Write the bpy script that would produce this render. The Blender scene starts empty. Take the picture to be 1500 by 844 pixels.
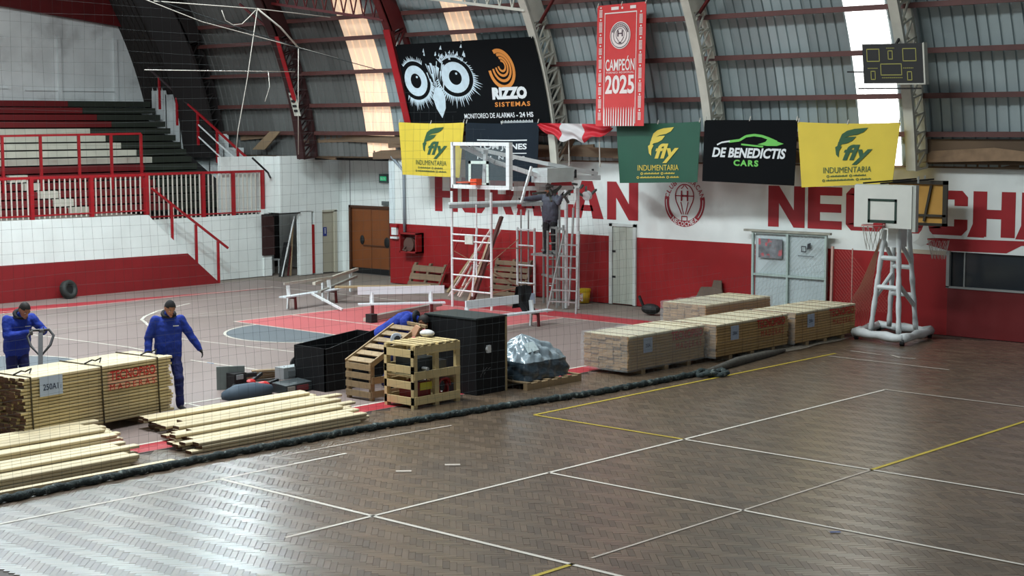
import bpy, math, random
from mathutils import Vector, Matrix
R = random.Random(7)
PI = math.pi
sc = bpy.context.scene
COL = sc.collection
# ---------------------------------------------------------------- camera
H = 4.5
def _camera():
    p, r, y = (math.radians(a) for a in (5.906, -0.218, -42.753))
    fwd = Vector((math.sin(y)*math.cos(p), math.cos(y)*math.cos(p), -math.sin(p)))
    rt = Vector((math.cos(y), -math.sin(y), 0)); up = rt.cross(fwd)
    r2 = math.cos(r)*rt + math.sin(r)*up; u2 = -math.sin(r)*rt + math.cos(r)*up
    cd = bpy.data.cameras.new('camera'); cd.sensor_width = 36; cd.lens = 2325/1500*36; cd.clip_end = 300
    c = bpy.data.objects.new('camera', cd); COL.objects.link(c)
    m = Matrix((r2, u2, -fwd)).transposed().to_4x4(); m.translation = (0, 0, H); c.matrix_world = m
    sc.camera = c
_camera()
# ---------------------------------------------------------------- world, lights, exposure
w = bpy.data.worlds.new('sky'); sc.world = w; w.use_nodes = True
w.node_tree.nodes['Background'].inputs[0].default_value = (0.80, 0.90, 1.0, 1)
w.node_tree.nodes['Background'].inputs[1].default_value = 0.38
def area(name, loc, sx, sy, power, rot=(0, 0, 0), col=(0.90, 0.97, 1.0)):
    l = bpy.data.lights.new(name, 'AREA'); l.shape = 'RECTANGLE'; l.size = sx; l.size_y = sy; l.energy = power; l.color = col
    o = bpy.data.objects.new(name, l); o.location = loc; o.rotation_euler = rot; COL.objects.link(o); return o
# overhead fill lights added under the ridge; no glazing is built there
area('ridge_fill', (-19.5, 14.0, 15.9), 8, 3.0, 2500)
area('ridge_fill', (-28, 14.0, 15.9), 8, 3.0, 2500)
sc.view_settings.view_transform = 'Standard'; sc.view_settings.look = 'None'
sc.view_settings.gamma = 1.0; sc.view_settings.use_curve_mapping = False
sc.view_settings.exposure = 0.0
sc.cycles.max_bounces = 6; sc.cycles.diffuse_bounces = 3; sc.cycles.glossy_bounces = 3; sc.cycles.transmission_bounces = 4
sc.cycles.transparent_max_bounces = 12; sc.cycles.caustics_reflective = False; sc.cycles.caustics_refractive = False
sc.cycles.sample_clamp_indirect = 4.0
# ---------------------------------------------------------------- materials
def lin(c):
    f = lambda v: v/12.92 if v <= 0.04045 else ((v+0.055)/1.055)**2.4
    return tuple(f(x/255) for x in c) + (1,)
MATS = {}
def M(name, rgb, rough=0.6, metal=0.0, var=0.0, scale=4.0, rgb2=None, thr=None, bump=0.0, stretch=None, isl=0.0, objr=0.0, emit=0.0, trans=0.0, coat=0.0, spec=0.5):
    """rgb: the colour of the thing in flat light (sRGB 0-255). var: mottling; rgb2/thr: a second colour in worn patches; isl/objr: tint per loose piece / per object."""
    if name in MATS: return MATS[name]
    m = bpy.data.materials.new(name); m.use_nodes = True; nt = m.node_tree; N = nt.nodes; L = nt.links
    b = N['Principled BSDF']
    b.inputs['Base Color'].default_value = lin(rgb); b.inputs['Roughness'].default_value = rough; b.inputs['Metallic'].default_value = metal
    b.inputs['Specular IOR Level'].default_value = spec
    if coat: b.inputs['Coat Weight'].default_value = coat; b.inputs['Coat Roughness'].default_value = 0.33
    if emit: b.inputs['Emission Color'].default_value = lin(rgb); b.inputs['Emission Strength'].default_value = emit
    tc = mp = None
    def coords(st=None):
        t = N.new('ShaderNodeTexCoord'); q = N.new('ShaderNodeMapping'); L.new(t.outputs['Object'], q.inputs['Vector'])
        if st: q.inputs['Scale'].default_value = st
        return q.outputs[0]
    col = None
    def rgbn(c): n = N.new('ShaderNodeRGB'); n.outputs[0].default_value = c; return n.outputs[0]
    def mix(a, c, fac, blend='MIX'):
        n = N.new('ShaderNodeMix'); n.data_type = 'RGBA'; n.blend_type = blend
        L.new(a, n.inputs[6]); L.new(c, n.inputs[7])
        if isinstance(fac, (int, float)): n.inputs[0].default_value = fac
        else: L.new(fac, n.inputs[0])
        return n.outputs[2]
    def noise(s, st=None, det=4.0):
        n = N.new('ShaderNodeTexNoise'); n.inputs['Scale'].default_value = s; n.inputs['Detail'].default_value = det
        L.new(coords(st), n.inputs['Vector']); return n.outputs[0]
    def rng(v, a, c, x, y):
        n = N.new('ShaderNodeMapRange'); L.new(v, n.inputs[0])
        for i, k in enumerate((a, c, x, y)): n.inputs[i+1].default_value = k
        return n.outputs[0]
    if var or rgb2 or isl or objr:
        col = rgbn(lin(rgb))
        if rgb2:
            t0, t1 = thr or (0.6, 0.66)
            col = mix(col, rgbn(lin(rgb2)), rng(noise(scale*0.8, stretch, 6), t0, t1, 0, 1))
        if var:
            v = rng(noise(scale, stretch), 0.3, 0.7, 1-var, 1+var)
            c2 = N.new('ShaderNodeCombineColor'); [L.new(v, c2.inputs[i]) for i in range(3)]
            col = mix(col, c2.outputs[0], 1.0, 'MULTIPLY')
        if isl:
            g = N.new('ShaderNodeNewGeometry'); v = rng(g.outputs['Random Per Island'], 0, 1, 1-isl, 1+isl)
            c2 = N.new('ShaderNodeCombineColor'); [L.new(v, c2.inputs[i]) for i in range(3)]
            col = mix(col, c2.outputs[0], 1.0, 'MULTIPLY')
        if objr:
            g = N.new('ShaderNodeObjectInfo'); v = rng(g.outputs['Random'], 0, 1, 1-objr, 1+objr)
            c2 = N.new('ShaderNodeCombineColor'); [L.new(v, c2.inputs[i]) for i in range(3)]
            col = mix(col, c2.outputs[0], 1.0, 'MULTIPLY')
        L.new(col, b.inputs['Base Color'])
    if bump:
        n = N.new('ShaderNodeBump'); n.inputs['Strength'].default_value = bump; n.inputs['Distance'].default_value = 0.02
        L.new(noise(scale*2, stretch), n.inputs['Height']); L.new(n.outputs[0], b.inputs['Normal'])
    if trans:
        tr = N.new('ShaderNodeBsdfTransparent'); ms = N.new('ShaderNodeMixShader'); ms.inputs[0].default_value = trans
        L.new(b.outputs[0], ms.inputs[1]); L.new(tr.outputs[0], ms.inputs[2]); L.new(ms.outputs[0], N['Material Output'].inputs[0])
    MATS[name] = m
    return m
# ---------------------------------------------------------------- mesh helper
class MB:
    def __init__(s): s.v = []; s.f = []; s.m = []; s.k = 0
    def add(s, vs, fs):
        o = len(s.v); s.v += [tuple(x) for x in vs]
        for f in fs: s.f.append([o+i for i in f]); s.m.append(s.k)
        return s
    def box(s, x0, x1, y0, y1, z0, z1):
        return s.add([(x0,y0,z0),(x1,y0,z0),(x1,y1,z0),(x0,y1,z0),(x0,y0,z1),(x1,y0,z1),(x1,y1,z1),(x0,y1,z1)],
                     [(0,3,2,1),(4,5,6,7),(0,1,5,4),(1,2,6,5),(2,3,7,6),(3,0,4,7)])
    def bar(s, p, q, w, h, up=(0,0,1)):
        p = Vector(p); q = Vector(q); d = (q-p).normalized(); u = Vector(up)
        if abs(d.dot(u)) > 0.98: u = Vector((0,1,0))
        a = d.cross(u).normalized()*w/2; c = a.cross(d).normalized()*h/2
        vs = [x+sa*a+sb*c for x in (p, q) for sa, sb in ((-1,-1),(1,-1),(1,1),(-1,1))]
        return s.add(vs, [(3,2,1,0),(4,5,6,7),(0,1,5,4),(1,2,6,5),(2,3,7,6),(3,0,4,7)])
    def path(s, pts, r, n=6, closed=False):
        pts = [Vector(p) for p in pts]; rs = r if isinstance(r, (list, tuple)) else [r]*len(pts)
        o = len(s.v); m = len(pts); ref = None
        for i, p in enumerate(pts):
            a = pts[i-1] if (i or closed) else p; c = pts[(i+1) % m] if (i < m-1 or closed) else p
            d = (c-a).normalized() if (c-a).length > 1e-9 else Vector((0,0,1))
            if ref is None: ref = Vector((0,0,1)) if abs(d.z) < 0.9 else Vector((1,0,0))
            x = d.cross(ref); 
            if x.length < 1e-4: x = d.cross(Vector((0.3,1,0.2)))
            x.normalize(); yv = x.cross(d).normalized(); ref = yv
            for k in range(n):
                t = 2*PI*k/n; s.v.append(tuple(p + rs[i]*(math.cos(t)*x + math.sin(t)*yv)))
        for i in range(m if closed else m-1):
            for k in range(n):
                k2 = (k+1) % n; i2 = (i+1) % m
                s.f.append([o+i*n+k, o+i2*n+k, o+i2*n+k2, o+i*n+k2]); s.m.append(s.k)
        if not closed:
            s.f.append([o+k for k in range(n)]); s.m.append(s.k)
            s.f.append([o+(m-1)*n+k for k in range(n)][::-1]); s.m.append(s.k)
        return s
    def tube(s, p, q, r, n=6): return s.path([p, q], r, n)
    def prism(s, pts, off):
        pts = [Vector(p) for p in pts]; off = Vector(off); n = len(pts)
        vs = pts + [p+off for p in pts]
        return s.add(vs, [list(range(n))[::-1], list(range(n, 2*n))] + [[i, (i+1) % n, n+(i+1) % n, n+i] for i in range(n)])
    def grid(s, fn, nu, nv):
        vs = [fn(i/nu, j/nv) for j in range(nv+1) for i in range(nu+1)]
        return s.add(vs, [(j*(nu+1)+i, j*(nu+1)+i+1, (j+1)*(nu+1)+i+1, (j+1)*(nu+1)+i) for j in range(nv) for i in range(nu)])
    def lathe(s, prof, c, n=16, axis=None):
        c = Vector(c); ax = Vector(axis).normalized() if axis else Vector((0,0,1))
        q = Vector((0,0,1)).rotation_difference(ax); o = len(s.v); m = len(prof)
        for r, z in prof:
            for k in range(n): s.v.append(tuple(c + q @ Vector((r*math.cos(2*PI*k/n), r*math.sin(2*PI*k/n), z))))
        for i in range(m-1):
            for k in range(n):
                k2 = (k+1) % n; s.f.append([o+i*n+k, o+i*n+k2, o+(i+1)*n+k2, o+(i+1)*n+k]); s.m.append(s.k)
        if prof[0][0] > 1e-6: s.f.append([o+k for k in range(n)][::-1]); s.m.append(s.k)
        if prof[-1][0] > 1e-6: s.f.append([o+(m-1)*n+k for k in range(n)]); s.m.append(s.k)
        return s
    def ball(s, c, rx, ry, rz, n=12, m=8):
        prof = [(math.sin(PI*i/m), -math.cos(PI*i/m)) for i in range(m+1)]
        o = len(s.v); s.lathe(prof, (0,0,0), n)
        for i in range(o, len(s.v)):
            x, y, z = s.v[i]; s.v[i] = (c[0]+x*rx, c[1]+y*ry, c[2]+z*rz)
        return s
WL = {}
def new_obj(name, me, parent=None):
    o = bpy.data.objects.new(name, me); COL.objects.link(o)
    if parent is not None: o.parent = parent
    WL[o.name] = WL.get(parent.name, Vector()) if parent is not None else Vector()
    return o
def build(mb, name, mats, parent=None, smooth=False, loc=None):
    """One mesh object. Points are given in world metres; loc (top-level only) becomes the object's origin."""
    base = WL.get(parent.name, Vector()) if parent is not None else Vector(loc or (0,0,0))
    me = bpy.data.meshes.new(name); me.from_pydata([(x-base.x, y-base.y, z-base.z) for x, y, z in mb.v], [], mb.f)
    for m in (mats if isinstance(mats, (list, tuple)) else [mats]): me.materials.append(m)
    if any(mb.m): me.polygons.foreach_set('material_index', mb.m)
    if smooth: me.polygons.foreach_set('use_smooth', [True]*len(me.polygons))
    me.update()
    o = new_obj(name, me, parent)
    if parent is None: o.location = base; WL[o.name] = base
    return o
def tag(o, label=None, cat=None, group=None, kind=None):
    for k, v in (('label', label), ('category', cat), ('group', group), ('kind', kind)):
        if v: o[k] = v
    return o
def thing(name, label, cat, loc=(0,0,0), group=None):
    o = bpy.data.objects.new(name, None); COL.objects.link(o); o.location = loc; WL[o.name] = Vector(loc); o.empty_display_size = 0.2
    return tag(o, label, cat, group)
def struct(name, label=None, loc=(0,0,0)):
    o = bpy.data.objects.new(name, None); COL.objects.link(o); o.location = loc; WL[o.name] = Vector(loc); return tag(o, label, kind='structure')
def copy_part(src, parent, loc=(0,0,0), rot=None, scale=None):
    c = src.copy(); COL.objects.link(c); c.parent = parent; c.location = loc
    if rot: c.rotation_euler = rot
    if scale: c.scale = scale
    WL[c.name] = WL.get(parent.name, Vector()); return c
# ---------------------------------------------------------------- lettering
_glyph = {}
def text2d(s, off=0.0, shear=0.0, space=1.0):
    key = (s, off, shear, space)
    if key not in _glyph:
        cu = bpy.data.curves.new('lettering', 'FONT'); cu.body = s; cu.offset = off; cu.shear = shear; cu.space_character = space; cu.resolution_u = 3
        o = bpy.data.objects.new('lettering', cu); COL.objects.link(o)
        dg = bpy.context.evaluated_depsgraph_get(); me = bpy.data.meshes.new_from_object(o.evaluated_get(dg))
        vs = [(v.co.x, v.co.y) for v in me.vertices]; fs = [list(p.vertices) for p in me.polygons]
        bpy.data.objects.remove(o); bpy.data.curves.remove(cu); bpy.data.meshes.remove(me)
        x0 = min(v[0] for v in vs); x1 = max(v[0] for v in vs); y0 = min(v[1] for v in vs); y1 = max(v[1] for v in vs)
        _glyph[key] = ([((x-x0)/(x1-x0), (y-y0)/(y1-y0)) for x, y in vs], fs, (x1-x0)/(y1-y0))
    return _glyph[key]
def put_text(mb, s, u0, u1, v0, v1, fn, off=0.0, shear=0.0, space=1.0):
    """writes s into the box u0..u1, v0..v1 of a surface fn(u, v) -> point"""
    vs, fs, _ = text2d(s, off, shear, space)
    mb.add([fn(u0+(u1-u0)*x, v0+(v1-v0)*y) for x, y in vs], fs)
def put_poly(mb, pts, fn): mb.add([fn(u, v) for u, v in pts], [list(range(len(pts)))])
def put_rect(mb, u0, u1, v0, v1, fn, n=4):
    for i in range(n):
        a = u0+(u1-u0)*i/n; b = u0+(u1-u0)*(i+1)/n; mb.add([fn(a,v0), fn(b,v0), fn(b,v1), fn(a,v1)], [(0,1,2,3)])
def put_ring(mb, cu, cv, ru, rv, ru2, rv2, fn, a0=0, a1=2*PI, n=32):
    for i in range(n):
        t = a0+(a1-a0)*i/n; q = a0+(a1-a0)*(i+1)/n
        P = [(cu+ru*math.cos(t), cv+rv*math.sin(t)), (cu+ru2*math.cos(t), cv+rv2*math.sin(t)), (cu+ru2*math.cos(q), cv+rv2*math.sin(q)), (cu+ru*math.cos(q), cv+rv*math.sin(q))]
        mb.add([fn(*p) for p in P], [(0,1,2,3)])
def put_disc(mb, cu, cv, ru, rv, fn, n=28): put_poly(mb, [(cu+ru*math.cos(2*PI*i/n), cv+rv*math.sin(2*PI*i/n)) for i in range(n)], fn)
def put_line(mb, p, q, t, fn, k=1.0):
    dx, dy = q[0]-p[0], (q[1]-p[1])/k; l = math.hypot(dx, dy) or 1; nx, ny = -dy/l*t/2, dx/l*t/2*k
    put_poly(mb, [(p[0]+nx,p[1]+ny),(p[0]-nx,p[1]-ny),(q[0]-nx,q[1]-ny),(q[0]+nx,q[1]+ny)], fn)
# ================================================================ palette
WHITE = M('white_painted_masonry', (222,228,225), 0.75, var=0.07, scale=1.3, rgb2=(196,200,197), thr=(0.60,0.75), bump=0.15)
WHITE_OLD = M('old_white_masonry', (216,222,222), 0.8, var=0.10, scale=1.1, rgb2=(176,180,180), thr=(0.55,0.72), bump=0.2)
RED = M('red_painted_masonry', (142,6,12), 0.7, var=0.10, scale=1.6, rgb2=(222,160,150), thr=(0.735,0.745), bump=0.12)
RED_DADO = M('dark_red_masonry', (126,20,26), 0.6, var=0.08, scale=1.4, rgb2=(205,195,188), thr=(0.73,0.74), bump=0.12)
RED_SHADED = M('shaded_red_masonry', (104,10,14), 0.55, var=0.1, scale=1.2)  # red of the wall's right end, its shade put into the colour
RED_LETTER = M('red_wall_paint', (150,18,28), 0.6, var=0.10, scale=2.5)
RED_STEEL = M('red_painted_steel', (150,18,28), 0.45, var=0.12, scale=3)
RED_DARK = M('dark_red_steel', (86,16,18), 0.55, var=0.15, scale=2)
RUST = M('rusty_purlin', (82,46,42), 0.6, var=0.15, scale=3)
WHITE_STEEL = M('white_painted_steel', (190,190,178), 0.5, var=0.1, scale=3)
WSTEEL = M('bright_white_steel', (222,226,226), 0.4, var=0.05, scale=4)
ALU = M('galvanised_tube', (168,172,170), 0.42, 0.6, var=0.12, scale=6)
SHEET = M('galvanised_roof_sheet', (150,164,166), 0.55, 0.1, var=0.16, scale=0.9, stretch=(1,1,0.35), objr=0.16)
SHEET_DIM = M('dim_roof_sheet', (98,100,98), 0.6, 0.1, var=0.2, scale=0.9, stretch=(1,1,0.35), objr=0.2)  # dimness of the left bays put into the sheet colour
SKYL = M('translucent_roof_sheet', (236,206,176), 0.5, var=0.12, scale=1.5, stretch=(6,1,0.6), emit=0.62)
SKYW = M('clear_roof_sheet', (255,255,252), 0.5, emit=2.6)
CONC = M('dusty_concrete', (128,118,108), 0.75, var=0.12, scale=0.8, bump=0.1)
COURT = M('painted_court', (134,119,114), 0.5, var=0.06, scale=0.6, rgb2=(124,110,104), thr=(0.5,0.7))
COURT_RED = M('court_red_paint', (190,96,98), 0.5, var=0.06, scale=1.0)
COURT_DRED = M('court_border_red', (168,44,54), 0.5, var=0.08, scale=1.0)
COURT_GREY = M('court_grey_paint', (98,105,110), 0.5, var=0.08, scale=1.0)
LINE_W = M('white_line_paint', (214,208,196), 0.5, var=0.08, scale=3)
LINE_OLD = M('worn_line_paint', (186,176,164), 0.5, var=0.12, scale=3)
LINE_Y = M('yellow_line_paint', (190,168,62), 0.5, var=0.1, scale=3)
PARQ = M('parquet', (100,84,67), 0.31, var=0.14, scale=1.2, isl=0.30, coat=1.0, spec=0.7); PARQ2 = M('parquet_cross_grain', (94,78,62), 0.42, var=0.14, scale=1.2, isl=0.30, coat=0.7, spec=0.6)
PARQ_O = M('parquet_piece', (100,84,67), 0.31, var=0.14, scale=1.2, objr=0.30, coat=1.0, spec=0.7); PARQ2_O = M('parquet_piece_cross_grain', (94,78,62), 0.42, var=0.14, scale=1.2, objr=0.30, coat=0.7, spec=0.6)
PARQ_B = M('parquet_bed', (58,46,38), 0.6)
STEP_RED = M('red_step', (104,16,20), 0.65, var=0.12, scale=2)
STEP_GREEN = M('dark_green_step', (36,41,32), 0.75, var=0.15, scale=2)
STEP_WHITE = M('white_step', (188,186,172), 0.7, var=0.10, scale=2)
BROWN_DOOR = M('brown_door', (122,68,30), 0.55, var=0.12, scale=2, stretch=(1,1,0.4))
CREAM = M('cream_door', (168,164,146), 0.6, var=0.06, scale=2)
DARK = M('dark_interior', (26,24,24), 0.8)
BLACK = M('black_paint', (13,14,16), 0.6, var=0.1, scale=4)
BLACK2 = M('black_board', (11,13,16), 0.7, var=0.12, scale=2, spec=0.3)
TIMBER_OLD = M('old_timber', (112,92,72), 0.8, var=0.2, scale=2, stretch=(0.4,4,4), objr=0.2)
GLASS_DARK = M('dark_window_glass', (40,46,52), 0.15)
# ================================================================ arch of the roof
def arch(off=0.0):
    P = []
    for i in range(11):
        z = 3.5 + 0.37*i; u = z-3.9; P.append((30-(0.12*u+(0.055*u*u if u > 0 else 0)), z, math.atan(0.12+(0.11*u if u > 0 else 0))))
    Y, z, a0 = P[-1]; Rr = 16.0; n = 14
    for i in range(1, n+1):
        a = a0+(PI/2-a0)*i/n
        P.append((Y-Rr*(math.cos(a0)-math.cos(a)), z+Rr*(math.sin(a)-math.sin(a0)), a))
    Yc = P[-1][0]
    P += [(2*Yc-y, zz, PI-a) for y, zz, a in P[-2::-1]]
    return [(y+off*math.cos(a), zz+off*math.sin(a)) for y, zz, a in P]
def inner_y(z):
    u = z-3.9; return 30-(0.12*u+(0.055*u*u if u > 0 else 0))
SKIN = arch(0.66); RIB_IN = arch(0.0); RIB_OUT = arch(0.5); PURL = arch(0.57)
ceiling = struct('ceiling')
SN = [0]
def sheet(x0, x1, ribs, mat, name='roof_sheet', side=SKIN, parent=None):
    lap = 0.006*(SN[0] % 2); SN[0] += 1; pr = []; p = (x1-x0+0.02)/ribs
    for k in range(ribs):
        for t, d in ((0,0),(0.74,0),(0.80,0.034),(0.93,0.034)): pr.append((x0+p*(k+t), d+lap))
    pr.append((x0+p*ribs, lap))
    mb = MB(); n = len(side); vs = []
    for i, (y, z) in enumerate(side):
        a = side[max(i-1,0)]; b = side[min(i+1,n-1)]; dy, dz = b[0]-a[0], b[1]-a[1]; l = math.hypot(dy, dz); ny, nz = dz/l, -dy/l
        vs += [(x, y+ny*d, z+nz*d) for x, d in pr]
    m = len(pr)
    mb.add(vs, [(i*m+k, i*m+k+1, (i+1)*m+k+1, (i+1)*m+k) for i in range(n-1) for k in range(m-1)])
    return build(mb, name, mat, parent if parent is not None else ceiling)
strips = [(-33.95,-32.8,SKYL),(-29.8,-28.9,SKYL),(-17.98,-17.0,SKYW)]
FULL = SKIN[:-8]
xs = [-46.2]
for a, b, m in strips + [(-11.0, None, None)]:
    n = max(1, round((a-xs[-1])/1.02)); st = xs[-1]
    for i in range(n): sheet(st+(a-st)*i/n, st+(a-st)*(i+1)/n, 4, (M('black_brown_roof_sheet', (30,24,22), 0.85) if st+(a-st)*(i+0.5)/n < -41.8 else SHEET_DIM) if a < -33 else SHEET, side=FULL)  # leftmost sheets given a black-brown colour
    if b is not None:
        o = sheet(a, b, 4, m, 'skylight_sheet', side=FULL); o['label'] = 'sunlit translucent roof sheet' if m is SKYL else 'bright clear roof sheet'
        xs.append(b)
for k in range(6): sheet(-11+3.0*k, -11+3.0*(k+1), 2, SHEET, side=FULL)
for z0 in (4.25, 5.05, 5.97, 6.88, 7.75, 8.7, 9.8):
    i = min(range(len(PURL)//2), key=lambda k: abs(PURL[k][1]-z0)); y, z = PURL[i]
    if i < 10:
        z = z0; y = inner_y(z0)+0.53
    build(MB().bar((-41.8,y,z),(-8,y,z),0.09,0.11), 'purlin', RUST, ceiling)
def truss(X, mat, dark=False, wd=0.22):
    pts_i = RIB_IN[:20]; pts_o = RIB_OUT[:20]
    t = MB()
    for P, w_, h_ in ((pts_i, wd, 0.09), (pts_o, wd*0.8, 0.08)):
        for a, b in zip(P, P[1:]): t.bar((X,a[0],a[1]),(X,b[0],b[1]),w_,h_,up=(1,0,0)) if False else t.bar((X,a[0],a[1]),(X,b[0],b[1]),w_,h_,up=(0,1,0))
    o = build(t, 'roof_truss', mat, ceiling)
    br = MB()
    for i in range(len(pts_i)-1):
        a, b = pts_i[i], pts_i[i+1]; c, d = pts_o[i], pts_o[i+1]; mo = ((c[0]+d[0])/2, (c[1]+d[1])/2)
        for dx in (-wd*0.36, wd*0.36):
            br.bar((X+dx,a[0],a[1]),(X+dx,c[0],c[1]),0.035,0.035)
            br.bar((X+dx,a[0],a[1]),(X+dx,d[0],d[1]),0.035,0.035)
    build(br, 'lattice', mat, o)
    y, z = inner_y(7.3), 7.3
    build(MB().prism([(X-wd/2,inner_y(6.95),6.95),(X-wd/2,inner_y(6.95)+0.5,7.1),(X-wd/2,inner_y(8.0)+0.5,8.2),(X-wd/2,inner_y(8.0),8.0)],(wd,0,0)), 'gusset_plate', mat, o)
    return o
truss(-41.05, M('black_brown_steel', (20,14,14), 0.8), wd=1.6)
td = truss(-36.15, M('deep_red_steel', (46,16,16), 0.6, var=0.15, scale=2), wd=0.3)  # this truss is coloured a deeper red
build(MB().prism([(-36.02,inner_y(z)-0.06,z) for z in (4.9,7.0)]+[(-35.86,inner_y(z)-0.06,z) for z in (7.0,4.9)],(0,-0.02,0)), 'flange', RED_STEEL, td)
sg = MB().prism([(-36.05,29.75,4.75),(-35.75,29.72,4.75),(-35.93,29.62,5.55),(-36.22,29.64,5.55)],(0,-0.02,0)); sg.k = 1
for i in range(5):
    z = 4.86+0.14*i; xx = -35.9-0.035*i; yy = 29.715-0.02*i
    sg.prism([(xx-0.10,yy-0.03,z),(xx+0.08,yy-0.03,z),(xx+0.06,yy-0.04,z+0.07),(xx-0.11,yy-0.04,z+0.07)],(0,-0.01,0))
build(sg, 'sign_plate', [WHITE_STEEL, BLACK], td)
tc_ = truss(-31.35, RED_DARK)
build(MB().prism([(-31.47,inner_y(z)-0.06,z) for z in (4.2,7.0)]+[(-31.23,inner_y(z)-0.06,z) for z in (7.0,4.2)],(0,-0.02,0)), 'flange', RED_STEEL, tc_)
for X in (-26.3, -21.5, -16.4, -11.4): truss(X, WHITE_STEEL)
# lattice ties running along the hall just under the sheets
for X0, X1, m in ((-36.15,-31.35,RED_DARK),(-31.35,-26.3,WHITE_STEEL)):
    t = MB(); y = 28.95
    t.bar((X0,y,7.95),(X1,y,7.25),0.07,0.07); t.bar((X0,y,8.5),(X1,y,8.0),0.07,0.07)
    for k in range(12):
        a = k/12; b = (k+0.5)/12; c = (k+1)/12; lo = lambda q: (X0+(X1-X0)*q, y, 7.95-0.7*q); hi = lambda q: (X0+(X1-X0)*q, y, 8.5-0.5*q)
        t.bar(lo(a), hi(b), 0.03, 0.03); t.bar(hi(b), lo(c), 0.03, 0.03)
    build(t, 'tie_truss', m, ceiling)
for X, dx in ((-26.3,1.3),(-21.5,1.3),(-36.15,-1.4)):
    build(MB().bar((X,inner_y(6.9)+0.3,6.9),(X+dx,inner_y(7.9)+0.35,8.0),0.06,0.06), 'brace', RED_DARK, ceiling)
# ================================================================ walls
YW = 30.8
wb = struct('wall_back')
up = MB().box(-33.2,-15.92,YW,YW+0.3,1.70,3.56).box(-15.92,-6,YW,YW+0.3,1.78,3.56)
build(up, 'upper_masonry', WHITE, wb)
lo = MB().box(-33.2,-15.92,YW,YW+0.3,0,1.70); lo.k = 1; lo.box(-15.92,-6,YW,YW+0.3,0,1.04)
build(lo, 'lower_masonry', [RED, RED_SHADED], wb)
build(MB().box(-17.2,-15.87,YW-0.012,YW,1.705,1.79), 'cream_band', M('cream_paint', (196,186,166), 0.6), wb)
build(MB().box(-33.2,-32.98,YW-0.02,YW,1.7,3.5), 'pale_quoin', M('pale_blue_white', (206,218,220), 0.7, var=0.05), wb)
fw = lambda u, v: (u, YW-0.004, v)
def block(ch, t=0.33, s=0.20):
    c = 0.14
    rc = lambda a, b, d, e: [(a,d),(b,d),(b,e),(a,e)]
    return {'H': [rc(0,t,0,1), rc(1-t,1,0,1), rc(t,1-t,0.40,0.40+s)], 'E': [rc(0,t*1.1,0,1), rc(t*1.1,1,0,s), rc(t*1.1,0.98,0.40,0.40+s), rc(t*1.1,1,1-s,1)],
      'U': [rc(0,t,c,1), rc(1-t,1,c,1), [(0,c),(c,0),(1-c,0),(1,c),(1-t,s),(t,s)], [(0,c),(t,s),(t,c+0.1)], [(1,c),(1-t,c+0.1),(1-t,s)]],
      'O': [rc(0,t,c,1-c), rc(1-t,1,c,1-c), [(0,c),(c,0),(1-c,0),(1,c),(1-t,s),(t,s)], [(0,1-c),(t,1-s),(1-t,1-s),(1,1-c),(1-c,1),(c,1)]],
      'C': [rc(0,t,c,1-c), [(0,c),(c,0),(1-c,0),(1,c),(1-t,s),(t,s)], [(0,1-c),(t,1-s),(1-t,1-s),(1,1-c),(1-c,1),(c,1)], [(1-t,s),(1,c),(1,0.36),(1-t,0.36)], [(1-t,0.66),(1,0.66),(1,1-c),(1-t,1-s)]],
      'N': [rc(0,t*0.9,0,1), rc(1-t*0.9,1,0,1), [(t*0.9,1),(t*0.9,0.58),(1-t*0.9,0),(1-t*0.9,0.42)]],
      'A': [[(0,0),(t,0),(0.5,0.74),(0.5,1),(0.34,1)], [(1,0),(0.66,1),(0.5,1),(0.5,0.74),(1-t,0)], [(0.30,0.20),(0.70,0.20),(0.64,0.36),(0.36,0.36)]],
      'R': [rc(0,t,0,1), [(t,1),(t,1-s),(1-t,1-s),(1,1-c),(1-c,1)], rc(1-t,1,0.56,1-c), [(1-t,1-c),(1,1-c),(1-t,1-s)], [(t,0.36),(1-c,0.36),(1,0.56),(1-t,0.56),(t,0.56)], [(0.45,0.37),(0.80,0.37),(1,0),(1-t,0)]]}[ch]
def wall_letter(ch, x0, x1, z0=2.12, z1=3.05, off=0.045, flare=0):
    mb = MB(); [put_poly(mb, [(x0+(x1-x0)*u, z0+(z1-z0)*v) for u, v in pl], fw) for pl in block(ch)]
    if flare: put_poly(mb, [(x0-0.12,z0-0.02),(x0+0.26,z0-0.02),(x0+0.26,z0+0.16),(x0,z0+0.26)], lambda u, v: (u, YW-0.0035, v))
    build(mb, 'painted_letter', RED_LETTER, wb)
for ch, a, b in (('H',-31.36,-30.47),('U',-30.33,-29.45),('R',-29.25,-28.40),('A',-28.30,-27.38),('C',-27.12,-26.32),('A',-26.42,-25.33),('N',-25.22,-24.23)):
    wall_letter(ch, a, b, 2.11+0.00*a, 3.06)
for ch, a, b, f in (('N',-20.44,-19.46,0),('E',-19.38,-18.5,0),('C',-18.4,-17.45,0),('O',-17.35,-16.5,0),('C',-16.42,-15.5,0),('H',-15.38,-14.45,1),('E',-14.32,-13.45,1)):
    wall_letter(ch, a, b, 2.13, 3.07, 0.05, f)
sw = MB()
put_poly(sw, [(-16.55,1.93),(-16.2,2.05),(-13.3,2.09),(-13.3,2.02),(-14.3,1.98),(-14.62,1.81),(-15.9,1.795)], fw)
build(sw, 'painted_swoosh', RED_LETTER, wb)
sw = MB(); put_poly(sw, [(-16.75,1.93),(-16.62,2.02),(-16.55,2.2),(-16.48,2.38),(-16.42,2.38),(-16.36,2.2),(-16.22,2.06),(-16.4,1.93),(-16.55,1.86)], lambda u, v: (u, YW-0.007, v))
build(sw, 'painted_tail', M('white_wall_paint', (204,208,204), 0.7), wb)
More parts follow.
